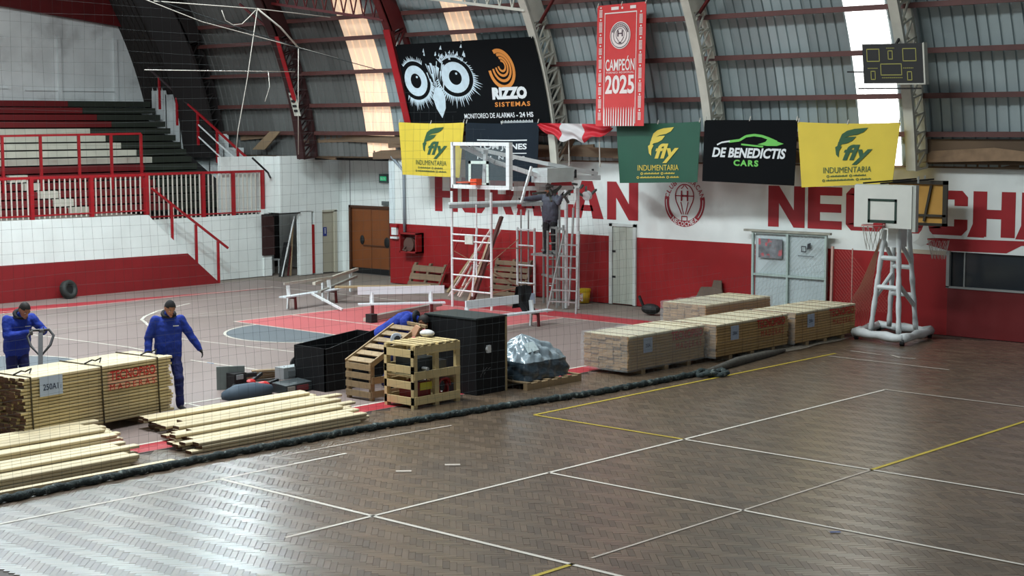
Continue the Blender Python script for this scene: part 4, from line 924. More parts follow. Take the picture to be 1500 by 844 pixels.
# ================================================================ slatted crates
def slat_crate(name, label, x1, y0, y1, x0, zt, mat, mid=True, rows_=(0.06,0.31,0.62,0.9), rz=0):
    t = thing(name, label, 'crate', ((x0+x1)/2,(y0+y1)/2,0))
    for x in (x0+0.03, x1-0.03):
        for y in ((y0+0.03,(y0+y1)/2,y1-0.03) if mid else (y0+0.03,y1-0.03)): build(MB().box(x-0.03,x+0.03,y-0.045,y+0.045,0,zt), 'post', mat, t)
    return t
NEWP = M('fresh_pine', (206,186,136), 0.62, var=0.10, scale=3, objr=0.1)
t = slat_crate('slatted_crate', 'fresh pine slatted crate holding tools and a red hose, in front of the black cabinet', -18.0, 17.18, 18.2, -18.68, 1.0, NEWP)
for z in (0.06,0.31,0.56,0.82):
    build(MB().box(-18.68,-18.0,17.165,17.185,z,z+0.12), 'slat', NEWP, t)
    build(MB().box(-18.70,-18.68,17.18,18.2,z,z+0.12), 'slat', NEWP, t)
for z in (0.06,0.46,0.86): build(MB().box(-18.0,-17.98,17.18,18.2,z,z+0.13), 'slat', NEWP, t)
build(MB().box(-18.66,-18.02,18.18,18.2,0.3,0.42), 'slat', NEWP, t)
for k in range(6): y = 17.2+0.17*k; build(MB().box(-18.7,-17.98,y,y+0.10,1.0,1.022), 'slat', NEWP, t)
build(MB().box(-18.68,-18.0,17.18,18.2,0.50,0.52), 'shelf', NEWP, t); build(MB().box(-18.68,-18.0,17.18,18.2,0.07,0.09), 'bottom_board', NEWP, t)
HOSE_R = M('red_hose', (150,30,34), 0.5)
pts = [(-18.12+0.06*math.sin(i*0.37),17.92+0.17*math.cos(i*0.42)*(1-0.004*i),0.27+0.14*math.sin(i*0.42)) for i in range(62)]
tag(build(MB().path(pts, 0.022, 6), 'hose', HOSE_R, smooth=True, loc=(-18.1,17.9,0.1)), 'coiled red hose lying in the bottom of the fresh pine crate', 'hose')
t = thing('tool_case', 'red tool case with a yellow label inside the fresh pine crate', 'tool case', (-18.2,17.45,0.3))
build(MB().box(-18.45,-18.08,17.28,17.62,0.10,0.40), 'body', M('case_dark_red', (126,30,30), 0.5), t); build(MB().box(-18.08,-18.07,17.38,17.64,0.27,0.39), 'yellow_label', M('yellow_label', (206,196,60), 0.5), t); build(MB().box(-18.3,-18.2,17.4,17.5,0.40,0.44), 'handle', BLACK, t)
t = thing('sander', 'dark floor machine with pale fittings on the upper shelf of the fresh pine crate', 'machine', (-18.3,17.7,0.52))
build(MB().box(-18.55,-18.1,17.3,17.75,0.52,0.78), 'body', M('machine_green', (34,46,52), 0.5), t); build(MB().ball((-18.3,17.4,0.84),0.12,0.1,0.08), 'motor', BLACK, t); build(MB().lathe([(0.03,0),(0.03,0.12)],(-18.08,17.45,0.62),8,(1,0,0)), 'spout', ALU, t); build(MB().box(-18.5,-18.2,17.85,18.1,0.52,0.68), 'battery_box', M('case_grey', (70,72,76), 0.5), t)
t = thing('helmet', 'dark rounded tool bag in the lower part of the fresh pine crate', 'bag', (-18.45,17.5,0.1))
build(MB().ball((-18.50,17.75,0.22),0.12,0.2,0.14), 'body', M('bag_dark', (40,40,46), 0.7), t); build(MB().path([(-18.5,17.65,0.33),(-18.45,17.75,0.40),(-18.5,17.85,0.33)],0.012,5), 'handle', BLACK, t)
t.name = 'tool_bag'
t = thing('slatted_crate', 'weathered slatted crate with stepped slats beside the open black box', 'crate', (-19.3,17.6,0))
x0, x1, y0, y1 = -19.66, -19.05, 17.22, 18.35
for x in (x0+0.03,x1-0.03): build(MB().box(x-0.03,x+0.03,y0,y0+0.07,0,0.62), 'post', PINE_DK, t); build(MB().box(x-0.03,x+0.03,y1-0.07,y1,0,1.12), 'post', PINE_DK, t)
for z in (0.05,0.20,0.35,0.50): build(MB().box(x0,x1,y0-0.02,y0,z,z+0.10), 'slat', PINE_DK, t)
for k in range(6): y = y0+0.02+0.19*k; z = 0.61+0.088*k; build(MB().prism([(x0,y,z),(x1,y,z),(x1,y+0.12,z+0.05),(x0,y+0.12,z+0.05)],(0,-0.012,0.02)), 'slat', PINE_DK, t)
build(MB().bar((x1,y0,0.60),(x1,y1,1.12),0.03,0.09), 'side_rail', PINE_DK, t); build(MB().bar((x0,y0,0.60),(x0,y1,1.12),0.03,0.09), 'side_rail', PINE_DK, t)
for z in (0.05,0.28): build(MB().box(x1,x1+0.02,y0,y1,z,z+0.11), 'slat', PINE_DK, t)
build(MB().bar((x0-0.1,y1+0.02,1.18),(x1+0.12,y1+0.02,1.13),0.05,0.05), 'top_bar', PINE_DK, t)
tag(build(MB().prism([(-19.16,18.12,0.98),(-18.96,18.12,0.98),(-18.84,18.12,1.15),(-18.96,18.14,1.18)],(0,0.03,0)), 'wood_offcut', M('pink_wood', (206,160,128), 0.7), loc=(-19.0,18.1,0.98)), 'pinkish angled offcut propped on the back of the fresh pine crate', 'wood')
t = thing('cable_reel', 'pale round reel end on top of the weathered crate by the bent worker', 'reel', (-19.2,18.4,1.0))
build(MB().lathe([(0.05,0.0),(0.10,0.0),(0.11,0.02),(0.10,0.04),(0.05,0.04)], (-19.22,17.95,0.93), 18, (0.8,-0.5,0.3)), 'flange', M('reel_grey', (168,176,186), 0.5), t); build(MB().lathe([(0.05,-0.08),(0.05,0.1)], (-19.22,17.95,0.93), 10, (0.8,-0.5,0.3)), 'hub', BLACK, t)
t = tag(build(MB().ball((-18.60,18.06,1.08),0.14,0.11,0.06), 'white_sack', M('white_sack', (206,206,204), 0.7, bump=0.5), smooth=True, loc=(-18.6,18.05,1.02)), 'crumpled white sack behind the top slats of the fresh crate', 'sack')
# ================================================================ silver wrapped load on a pallet
def pallet(t, x0, x1, y0, y1, z0=0.0, mat=PINE_DK):
    for k in range(6):
        y = y0+(y1-y0-0.1)*k/5; build(MB().box(x0,x1,y,y+0.1,z0+0.11,z0+0.13), 'deck_board', mat, t)
    for k in range(3):
        x = x0+(x1-x0-0.09)*k/2; build(MB().box(x,x+0.09,y0,y1,z0+0.0,z0+0.11), 'bearer', mat, t)
t = thing('pallet', 'flat wooden pallet under the silver wrapped load', 'pallet', (-18.4,20.4,0)); pallet(t, -19.0, -17.85, 19.68, 21.1)
SILV = M('silver_film', (150,166,174), 0.2, 0.15, var=0.22, scale=4, bump=0.8, spec=0.9); SILV_D = M('dark_film', (58,72,82), 0.2, 0.1, var=0.3, scale=4, bump=0.7, spec=0.8)
t = thing('wrapped_load', 'heap wrapped in silvery grey film on the flat pallet beside the black cabinet', 'load', (-18.45,20.35,0.13))
def heap(u, v):
    a = 2*PI*u; sq = min(1.35, 1/max(abs(math.cos(a)), abs(math.sin(a))))
    cr_ = 0.034*math.sin(9*a+11*v)+0.010*math.sin(5*a+25*v)+0.026*math.sin(15*a-17*v)+0.018*math.sin(31*a+23*v)
    if v < 0.34: q = v/0.34; rad, z, k = 1.0-0.05*q+0.02*math.sin(q*9+a*5), 0.13+0.30*q, 0.35
    else:
        q = (v-0.34)/0.66; rad = 0.95*(1-q)**1.02; z = 0.43+0.50*q**0.85*(1-0.12*q*q); k = (1-q)*(0.3+0.7*min(1,q*5))
    cx_ = -18.43-0.02*v; cy_ = 20.36-0.16*max(0,(v-0.34)/0.66)
    return (cx_+(0.47*rad*sq+cr_*k)*math.cos(a), cy_+(0.58*rad*sq+cr_*k)*math.sin(a), z+cr_*k*0.8*(v > 0.36))
build(MB().grid(lambda u, v: heap(u, 0.345*v), 72, 10), 'dark_film', SILV_D, t, smooth=True)
build(MB().grid(lambda u, v: heap(u, 0.34+0.66*v), 72, 26), 'silver_film', SILV, t, smooth=True)
build(MB().prism([(-18.10,19.98,0.58),(-18.10,20.24,0.60),(-18.22,20.22,0.74),(-18.22,20.0,0.72)],(0.02,0,0.02)), 'paper_sheet', M('pale_paper', (196,214,216), 0.6), t)
# ================================================================ tools on the court floor
t = thing('floor_machine', 'black machine with handle standing against an upright grey panel', 'machine', (-21.7,16.4,0))
build(MB().prism([(-21.86,16.22,0),(-21.60,16.62,0),(-21.60,16.62,0.40),(-21.86,16.22,0.40)],(-0.03,0.02,0)), 'grey_panel', M('grey_panel', (118,128,124), 0.5, var=0.1), t)
build(MB().box(-21.72,-21.50,16.32,16.58,0.02,0.30), 'body', BLACK, t); build(MB().bar((-21.6,16.45,0.24),(-21.45,16.75,0.26),0.08,0.07), 'nozzle', BLACK, t); build(MB().box(-21.5,-21.48,16.36,16.5,0.2,0.28), 'pale_plate', M('plate_grey', (150,156,158), 0.4), t)
for y in (16.34, 16.56): build(MB().lathe([(0.0,0.02),(0.07,0.02),(0.07,-0.02),(0.0,-0.02)],(-21.5,y,0.07),12,(1,0,0)), 'wheel', BLACK, t)
tag(build(MB().path([(-20.95,15.7,0.05),(-20.95,15.95,0.07),(-20.93,16.3,0.08),(-20.9,16.62,0.08)], [0.10,0.16,0.15,0.08], 10), 'dust_sock', M('slate_fabric', (66,82,96), 0.7), smooth=True, loc=(-20.95,16.1,0)), 'long slate blue dust bag lying flat behind the loose boards', 'bag')
t = thing('power_tool', 'red and black power tool lying beside the slate blue bag', 'tool', (-21.1,16.62,0))
build(MB().ball((-21.1,16.62,0.10),0.10,0.13,0.09), 'body', M('tool_red', (204,44,44), 0.4), t); build(MB().bar((-21.1,16.7,0.12),(-21.12,16.95,0.16),0.06,0.07), 'grip', BLACK, t); build(MB().ball((-21.1,16.54,0.07),0.05,0.05,0.05), 'blue_cap', M('tool_blue', (50,60,130), 0.4), t)
t = thing('power_tool', 'smaller red tool with dark grip lying nearer the grey panel', 'tool', (-21.75,16.85,0))
build(MB().ball((-21.7,16.82,0.08),0.07,0.10,0.06), 'body', M('tool_red', (204,44,44), 0.4), t); build(MB().bar((-21.7,16.85,0.1),(-21.75,17.1,0.2),0.05,0.05), 'grip', BLACK, t)
t = thing('board_stack', 'brown offcuts lying by the red tools', 'wood', (-22.2,17.3,0))
for k in range(4): build(MB().bar((-22.3+0.05*k,16.9+0.1*k,0.03+0.05*k),(-22.1+0.08*k,17.7,0.04+0.05*k),0.12,0.03), 'board', PINE_DK, t)
t.name = 'wood_offcut'
t = thing('toolbox', 'silver toolbox with black handle standing on the long dark case', 'toolbox', (-21.2,17.25,0.1))
build(MB().box(-21.32,-21.08,17.05,17.55,0.16,0.36), 'body', M('toolbox_silver', (176,184,186), 0.35, 0.3), t); build(MB().box(-21.08,-21.07,17.15,17.45,0.2,0.3), 'grey_panel', M('panel_grey', (120,126,128), 0.5), t); build(MB().path([(-21.2,17.15,0.36),(-21.2,17.2,0.31),(-21.2,17.4,0.31),(-21.2,17.45,0.36)],0.015,5), 'handle', BLACK, t)
t = thing('tool_case', 'long dark case with a rusty red end under the silver toolbox', 'tool case', (-20.9,17.0,0))
build(MB().prism([(-21.0,16.72,0.0),(-20.62,16.72,0.0),(-20.62,16.72,0.14),(-21.0,16.72,0.16)],(-0.02,0.68,0.02)), 'body', M('case_black_green', (52,60,62), 0.5), t); build(MB().box(-20.63,-20.61,16.95,17.2,0.03,0.12), 'red_patch', M('case_red', (110,40,44), 0.5), t); build(MB().box(-20.62,-20.60,16.75,16.9,0.03,0.12), 'front_plate', M('case_plate', (150,146,138), 0.5), t)
t = thing('black_reel', 'black round fan housing behind the silver toolbox', 'fan', (-21.6,17.6,0))
build(MB().lathe([(0.02,-0.05),(0.17,-0.05),(0.17,0.05),(0.02,0.05)],(-21.5,17.75,0.3),16,(1,-0.5,0.2)), 'housing', BLACK, t); build(MB().bar((-21.5,17.75,0.0),(-21.5,17.75,0.15),0.2,0.1), 'foot', BLACK, t); build(MB().ball((-21.36,17.66,0.33),0.06,0.06,0.06), 'white_knob', WSTEEL, t)
# ================================================================ tyre, bucket, cardboard, pallets at walls
t = thing('tyre', 'black tyre leaning at the foot of the dark red wall', 'tyre', (-36.5,22.42,0.2))
build(MB().lathe([(0.13,-0.09),(0.2,-0.10),(0.245,-0.07),(0.245,0.07),(0.2,0.10),(0.13,0.09),(0.13,-0.09)], (-36.5,22.42,0.24), 22, (1,0.2,0.25)), 'tread', M('rubber', (38,42,40), 0.7, var=0.2, scale=8), t, smooth=True)
build(MB().lathe([(0.0,0.03),(0.13,0.03),(0.13,-0.03),(0.0,-0.03)], (-36.5,22.42,0.24), 18, (1,0.2,0.25)), 'rim', BLACK, t)
t = thing('paint_bucket', 'yellow paint bucket with a pale label by the narrow pale door', 'bucket', (-25.74,30.5,0))
build(MB().lathe([(0.15,0.0),(0.175,0.3)], (-25.74,30.5,0), 18), 'body', M('bucket_yellow', (214,178,40), 0.5), t, smooth=True); build(MB().lathe([(0.185,0.29),(0.19,0.35),(0.0,0.36)], (-25.74,30.5,0), 18), 'lid', M('bucket_lid', (226,196,40), 0.45), t)
mb = MB().grid(lambda u, v: (-25.74+0.172*math.sin(-0.2+1.2*(u-0.3)), 30.5-0.172*math.cos(-0.2+1.2*(u-0.3)), 0.05+0.2*v), 8, 1); build(mb, 'label', M('bucket_label', (206,200,188), 0.6, var=0.3, scale=20, rgb2=(176,60,50), thr=(0.55,0.6)), t)
t = thing('cardboard', 'brown cut sheet of board leaning against the red wall left of the pale gate', 'board', (-22.0,30.6,0))
build(MB().prism([(-22.38,30.35,0),(-21.52,30.35,0),(-21.55,30.62,0.46),(-21.62,30.66,0.60),(-21.66,30.7,0.80),(-21.88,30.7,0.80),(-21.9,30.66,0.64),(-22.22,30.66,0.62)],(0,0.03,0)), 'sheet', M('grey_brown_board', (92,78,66), 0.8, var=0.1), t)
build(MB().box(-22.0,-21.95,30.4,30.45,0.1,0.2), 'torn_notch', PINE_DK, t)
def wall_pallet(label, x0, x1, yb, zt, n, rows_):
    t = thing('pallet', label, 'pallet', ((x0+x1)/2, yb, 0)); lean = 0.30
    P = lambda x, z, d=0.0: (x, yb+lean*z/zt-d, z)
    for k in range(n):
        z0 = zt*k/n; z1 = z0+zt/n*0.72; build(MB().prism([P(x0,z0),P(x1,z0),P(x1,z1),P(x0,z1)],(0,-0.02,0)), 'deck_board', TIMBER_OLD, t)
    for x in (x0+0.04, (x0+x1)/2, x1-0.04): build(MB().prism([P(x-0.04,0,-0.09),P(x+0.04,0,-0.09),P(x+0.04,zt,-0.09),P(x-0.04,zt,-0.09)],(0,-0.085,0)), 'bearer', TIMBER_OLD, t)
wall_pallet('old grey pallet leaning on the red wall under the hose cabinet', -32.0, -30.75, 30.3, 0.66, 3, 1)
wall_pallet('old grey pallet with spaced boards leaning on the red wall behind the scaffold', -28.85, -27.6, 30.3, 0.95, 6, 1)
# ================================================================ benches
SEATW = M('white_board', (218,224,228), 0.4, var=0.04)
def bench(label, A, B, b0=0.0, b1=1.0, bh=0.18, bm=None):
    """A, B: ends of the seat front line on the floor"""
    A = Vector((A[0],A[1],0)); B = Vector((B[0],B[1],0)); d = (B-A).normalized(); n = Vector((d.y,-d.x,0)); t = thing('bench', label, 'bench', ((A.x+B.x)/2, (A.y+B.y)/2, 0))
    Z = lambda p, z: (p.x,p.y,z)
    build(MB().bar(Z(A,0.33),Z(B,0.33),0.22,0.035), 'seat_board', SEATW, t)
    q = -n*0.14
    build(MB().bar(Z(A+(B-A)*b0+q,0.63),Z(A+(B-A)*b1+q,0.63),0.04,bh), 'back_board', bm or SEATW, t)
    for s in (0.16, 0.84):
        p = A+(B-A)*s
        build(MB().bar(Z(p+n*0.08,0.31),Z(p+n*0.10,0),0.05,0.05), 'leg', RED_DARK, t); build(MB().bar(Z(p+q*0.9,0.31),Z(p+q*1.1,0),0.05,0.05), 'leg', WSTEEL, t)
        build(MB().bar(Z(p+q*0.8,0.31),Z(p+q,0.58),0.09,0.05), 'back_support', WSTEEL, t); build(MB().bar(Z(p+n*0.1,0.28),Z(p+q,0.28),0.04,0.04), 'stretcher', RED_DARK, t)
    return t
bench('white bench with tall back board standing on the red key, nearest the brown door', (-27.58,24.55), (-26.32,26.15))
bench('white bench by the scaffold with a black jacket draped over its end', (-23.6,23.75), (-23.48,26.65), 0.15, 0.70)
bench('worn white bench at the edge of the court below the pale door', (-30.1,24.35), (-30.6,26.7), 0.1, 0.9, 0.06, M('grey_worn_board', (168,164,152), 0.6))
tag(build(MB().grid(lambda u, v: (-23.75+0.05*math.sin(u*7)+(0.30*(v-0.5) if v > 0.5 else 0), 25.85+0.42*u+0.04*math.sin(v*9), 0.90-0.62*v+0.02*math.sin(u*11)), 10, 14).grid(lambda u, v: (-23.78-0.12*v, 26.25-0.40*u, 0.90-0.5*v), 8, 8), 'jacket', M('black_cloth', (18,19,22), 0.85), smooth=True, loc=(-23.7,26,0.9)), 'black jacket hanging over the end of the bench by the scaffold', 'jacket')
tag(build(MB().box(-24.05,-24.02,26.45,26.75,0.42,0.66), 'white_sheet', PAPER, loc=(-24,26.6,0.5)), 'small white sheet fixed on the scaffold leg beside the black jacket', 'paper')
t = thing('steel_profile', 'long grey steel profile lying low in front of the nearest white bench', 'profile', (-26.9,25.4,0.08))
build(MB().bar((-26.75,24.2,0.12),(-27.25,26.9,0.16),0.14,0.08), 'channel', M('grey_profile', (146,146,138), 0.5), t); build(MB().bar((-26.95,24.2,0.05),(-27.45,26.9,0.05),0.12,0.08), 'channel', M('pale_profile', (190,184,170), 0.5), t); build(MB().box(-26.85,-26.65,24.12,24.3,0,0.2), 'end_block', DARK, t)
t = thing('steel_profile', 'pale bars stacked crosswise behind the worn bench, pointing at the beige door', 'profile', (-31.5,27,0.3))
build(MB().bar((-30.4,25.6,0.55),(-32.6,29.0,0.55),0.08,0.07), 'bar_top', M('pale_profile', (190,184,170), 0.5), t); build(MB().bar((-30.2,25.6,0.35),(-32.2,28.6,0.40),0.08,0.06), 'bar_lower', M('grey_profile', (146,146,138), 0.5), t)
build(MB().bar((-31.0,26.4,0),(-31.0,26.4,0.55),0.06,0.06), 'trestle_leg', WSTEEL, t); build(MB().bar((-32.2,28.4,0),(-32.2,28.4,0.52),0.06,0.06), 'trestle_leg', WSTEEL, t)
tag(build(MB().bar((-30.3,26.2,0.42),(-28.6,27.9,0.44),0.3,0.04), 'plank', PINE_DK, loc=(-29.5,27,0.42)), 'pale plank lying across from the worn bench to the tall backed bench', 'board')
tag(build(MB().bar((-30.0,25.2,0.36),(-29.0,25.3,0.03),0.05,0.05), 'prop_bar', WSTEEL, loc=(-29.6,25.2,0)), 'white bar propped from the worn bench down to the court', 'bar')
# boards and poles kept in the dark doorway
for (a, b_, w_, m, lb) in (((-36.95,29.88,0),(-36.98,30.42,1.78),0.035,WSTEEL,'long white edged board leaning across the dark doorway'),((-37.0,29.9,0),(-37.1,30.2,1.0),0.22,BLACK,'black board leaning low in the dark doorway'),((-37.0,30.25,0),(-37.1,30.45,1.5),0.05,PINE_DK,'thin wooden batten leaning at the far jamb of the dark doorway'),((-37.0,30.15,0),(-37.1,30.42,1.1),0.04,RED_DARK,'dark red rod leaning inside the dark doorway')):
    tag(build(MB().bar(a,b_,0.03,w_,up=(1,0,0)), 'leaning_board', m, loc=a), lb, 'board')
t = thing('chair', 'white plastic chair stored in the dark doorway', 'chair', (-38.0,30.4,0))
build(MB().box(-38.15,-37.85,30.25,30.55,0.40,0.44), 'seat', WSTEEL, t); build(MB().box(-38.18,-38.14,30.25,30.55,0.44,0.85), 'backrest', WSTEEL, t)
for x in (-38.12,-37.88):
    for y in (30.28,30.52): build(MB().bar((x,y,0),(x,y,0.4),0.03,0.03), 'leg', WSTEEL, t)
# ================================================================ scaffold
def hframe(t, A, B, zt, rungs):
    A, B = Vector(A), Vector(B)
    for p in (A, B): build(MB().tube((p.x,p.y,0.0),(p.x,p.y,zt),0.032,8), 'upright', WSTEEL, t)
    for z in rungs: build(MB().tube((A.x,A.y,z),(B.x,B.y,z),0.022,6), 'rung', WSTEEL, t)
t = thing('scaffold', 'white tubular scaffold frame holding the plank under the glass backboard', 'scaffold', (-26.8,28.7,0))
hframe(t, (-27.62,27.7,0), (-26.28,27.7,0), 2.86, (0.42,0.80,1.20,1.64,1.80))
build(MB().tube((-26.8,27.72,0.8),(-26.8,27.72,2.55),0.02,6), 'middle_bar', WSTEEL, t)
build(MB().tube((-26.95,27.72,0.3),(-26.78,27.72,2.0),0.03,6), 'slanting_bar', WSTEEL, t)
build(MB().box(-27.12,-26.86,27.64,27.68,1.58,1.80), 'tag_plate', M('tag_plate', (196,200,190), 0.6, var=0.1, scale=12), t)
hframe(t, (-27.08,29.5,0), (-26.5,29.5,0), 1.9, (0.5,0.95,1.45,1.85))
for x in (-27.0,-26.75): build(MB().tube((x,29.55,0),(x,29.55,2.35),0.022,6), 'rear_upright', ALU, t)
build(MB().tube((-27.6,27.7,0.3),(-27.05,29.5,1.6),0.012,5), 'cross_brace', M('brace_rust', (186,138,116), 0.6), t); build(MB().tube((-27.6,27.7,1.4),(-27.05,29.5,0.4),0.012,5), 'cross_brace', M('brace_rust', (186,138,116), 0.6), t)
build(MB().tube((-26.3,27.7,0.42),(-26.5,29.5,0.5),0.014,5), 'cross_brace', M('brace_rust', (186,138,116), 0.6), t); build(MB().tube((-26.3,27.7,1.5),(-26.6,29.5,1.4),0.014,5), 'cross_brace', M('brace_rust', (186,138,116), 0.6), t)
t2 = thing('plank', 'white scaffold plank lying across the frames under the glass backboard', 'plank', (-26.7,28.6,2.6))
build(MB().bar((-27.55,27.55,2.56),(-25.95,29.75,2.60),0.34,0.05), 'deck', WSTEEL, t2); build(MB().bar((-27.4,27.4,2.50),(-25.8,29.62,2.54),0.04,0.09), 'toe_edge', ALU, t2)
for q in (0.62, 0.9): build(MB().bar((-27.4+1.6*q,27.38+2.22*q,2.48),(-27.4+1.6*q+0.06,27.38+2.22*q+0.09,2.48),0.05,0.10), 'red_clamp', RED_STEEL, t2)
t = thing('tower_ladder', 'grey stair tower of vertical tubes behind the scaffold plank', 'tower', (-25.8,29.3,0))
for x, y, zt in ((-26.42,29.75,2.55),(-26.1,29.75,2.3),(-25.72,29.55,2.5),(-25.5,29.2,2.0),(-25.62,29.0,1.9),(-25.2,29.1,2.05)): build(MB().tube((x,y,0),(x,y,zt),0.03,7), 'upright', ALU, t)
for z in (0.72,1.34,1.95): build(MB().bar((-26.45,29.75,z),(-25.2,29.1,z),0.07,0.05), 'cross_bar', ALU, t)
build(MB().box(-26.4,-25.65,29.25,29.8,1.24,1.29), 'platform', ALU, t)
for k in range(9): build(MB().tube((-25.64,29.02,0.2+0.2*k),(-25.5,29.2,0.2+0.2*k),0.014,5), 'rung', ALU, t)
for z in (0.45,0.95,1.5): build(MB().tube((-26.35,29.78,z),(-26.1,29.78,z),0.016,5), 'rung', ALU, t)
t = thing('ladder', 'aluminium ladder with splayed rails standing beside the stair tower', 'ladder', (-24.65,28.5,0))
for a, b in (((-25.02,28.3,0),(-24.86,28.75,1.95)),((-24.28,28.5,0),(-24.40,28.75,1.95)),((-24.72,28.75,0.15),(-24.66,28.85,2.5))): build(MB().bar(a,b,0.05,0.03), 'rail', ALU, t)
for k in range(6):
    z = 0.27+0.27*k; q = z/1.95; build(MB().bar((-25.02+0.16*q,28.3+0.45*q,z),(-24.28-0.12*q,28.5+0.25*q,z),0.04,0.03), 'rung', ALU, t)
t = thing('ladder', 'narrow red and white wooden step ladder leaning on the red wall behind the scaffold', 'ladder', (-29.1,29.6,0))
for a, b in (((-29.35,29.3,0),(-28.95,30.5,1.72)),((-28.95,29.3,0),(-28.62,30.5,1.72)),((-29.2,29.5,0.0),(-29.08,30.4,1.5))): build(MB().bar(a,b,0.06,0.04), 'rail', M('pinkish_rail', (206,180,172), 0.6), t)
for k in range(5): q = 0.15+0.17*k; build(MB().bar((-29.35+0.4*q,29.3+1.2*q,1.72*q),(-28.95+0.33*q,29.3+1.2*q,1.72*q),0.05,0.03), 'rung', RED_STEEL, t)
t = thing('beam', 'brown plank sloping up beside the scaffold frame, its head above the red paint', 'plank', (-27.2,28.6,0))
build(MB().bar((-27.55,28.3,0.0),(-26.78,28.6,2.22),0.16,0.06), 'plank', M('brown_plank', (112,76,70), 0.7), t); build(MB().bar((-27.6,28.2,0.0),(-27.0,28.45,1.75),0.09,0.05), 'pale_batten', M('pale_batten', (196,180,152), 0.7), t)
tag(build(MB().bar((-30.4,29.9,0),(-30.1,30.6,1.66),0.03,0.03), 'rod', RED_STEEL, loc=(-30.3,30,0)), 'thin red rod leaning on the red wall over the first grey pallet', 'rod')
tag(build(MB().bar((-29.7,29.6,0.05),(-29.5,30.5,1.1),0.10,0.04), 'batten', PINE_DK, loc=(-29.6,30,0)), 'weathered batten leaning on the red wall beside the step ladder', 'board')
# ================================================================ glass backboard on its arms
t = thing('backboard_rig', 'glass basketball backboard with white frame and long arms above the scaffold', 'basketball hoop', (-25.4,28,3))
gx0, gx1, gy, gz0, gz1 = -26.36, -24.60, 26.5, 3.06, 4.03
build(MB().box(gx0,gx1,gy-0.01,gy+0.01,gz0,gz1), 'glass', M('board_glass', (120,134,136), 0.08, trans=0.80), t)
build(MB().box(gx0-0.05,gx0+0.03,gy-0.04,gy+0.04,gz0-0.05,gz1+0.05).box(gx1-0.03,gx1+0.07,gy-0.05,gy+0.07,gz0-0.05,gz1+0.05).box(gx0,gx1,gy-0.04,gy+0.04,gz1-0.03,gz1+0.05).box(gx0,gx1,gy-0.04,gy+0.04,gz0-0.06,gz0+0.03), 'frame', WSTEEL, t)
sq = MB()
for x0_, x1_, z0_, z1_ in ((-25.85,-25.2,3.58,3.65),(-25.85,-25.2,3.10,3.15),(-25.85,-25.77,3.1,3.65),(-25.28,-25.2,3.1,3.65)): sq.box(x0_,x1_,gy-0.016,gy-0.011,z0_,z1_)
build(sq, 'target_square', M('target_green_white', (196,212,204), 0.5), t)
build(MB().path([(-25.52+0.23*math.cos(a*PI/12),gy-0.42+0.23*math.sin(a*PI/12),3.17) for a in range(24)],0.014,6,True), 'rim', M('rim_orange', (206,84,50), 0.5), t)
build(MB().box(-25.62,-25.42,gy-0.2,gy-0.02,3.10,3.24), 'rim_bracket', M('bracket_orange', (214,72,30), 0.5), t)
build(MB().bar((-25.9,gy+0.12,3.95),(-25.0,28.3,3.55),0.09,0.09).bar((-25.0,28.3,3.55),(-24.9,30.0,3.28),0.09,0.09), 'upper_arm', WSTEEL, t)
build(MB().bar((-26.2,gy+0.1,4.0),(-25.5,27.0,3.62),0.10,0.10).bar((-25.5,27.0,3.62),(-25.0,28.1,3.25),0.10,0.10), 'lower_arm', WSTEEL, t)
build(MB().bar((-25.02,27.75,3.5),(-25.05,27.42,2.66),0.05,0.05), 'strut', WSTEEL, t); build(MB().bar((-25.55,gy+0.2,3.1),(-25.5,gy+0.2,3.9),0.10,0.05), 'spine', WSTEEL, t)
build(MB().box(-25.2,-24.7,27.95,28.9,3.12,3.46), 'gear_housing', M('wrapped_gear', (196,206,206), 0.35, var=0.1, bump=0.4), t)
build(MB().bar((-25.0,28.6,3.22),(-24.9,30.1,3.18),0.10,0.12), 'rear_beam', WSTEEL, t); build(MB().bar((-25.4,27.5,2.98),(-25.0,29.2,2.96),0.10,0.10), 'bottom_beam', WSTEEL, t)
for y in (29.2, 29.85): build(MB().tube((-24.9,y,3.2),(-24.9,y,3.40),0.03,7), 'bolt', BLACK, t)
rr = random.Random(4)
for k in range(16):
    p = (-25.05+rr.uniform(-0.1,0.1), rr.uniform(28.2,29.9), rr.uniform(2.72,3.1)); q = (p[0]+rr.uniform(-0.2,0.2), p[1]+rr.uniform(-0.4,0.4), p[2]+rr.uniform(-0.2,0.25)); build(MB().bar(p, q, 0.05, 0.05), 'link_bar', M('dark_linkage', (82,88,84), 0.5), t)
for x, y in ((-25.28,29.3),(-24.95,29.35)): build(MB().tube((x,y,0),(x,y,2.95),0.045,8), 'column', WSTEEL, t)
build(MB().lathe([(0.05,-0.05),(0.12,-0.05),(0.12,0.05),(0.05,0.05)],(-24.95,29.7,2.75),14,(0,1,0.3)), 'pulley', WSTEEL, t)
# ================================================================ padded double backboard stand
WRAP = M('white_padding', (206,212,212), 0.5, var=0.06, scale=5, bump=0.5)
t = thing('basketball_stand', 'white padded basketball stand with two boards on a square base, before the red wall', 'basketball hoop', (-16.45,29.5,0))
CO = [(-17.05,29.0),(-15.78,28.68),(-15.95,30.18),(-17.28,30.35)]
base = MB()
for i in range(4):
    a, b = CO[i], CO[(i+1)%4]; base.path([(a[0]+(b[0]-a[0])*k/6, a[1]+(b[1]-a[1])*k/6, 0.15+0.012*math.sin(k*2.3+i)) for k in range(7)], [0.09+0.015*math.sin(k*1.9+i) for k in range(7)], 8)
build(base, 'base_frame', WRAP, t, smooth=True)
for i, (x, y) in enumerate(CO): build(MB().lathe([(0.0,0.05),(0.07,0.04),(0.07,-0.04),(0.0,-0.05)],(x*0.97+0.03*-16.5,y*0.97+0.03*29.5,0.07),12,(1,0.3,0)), 'caster', BLACK, t)
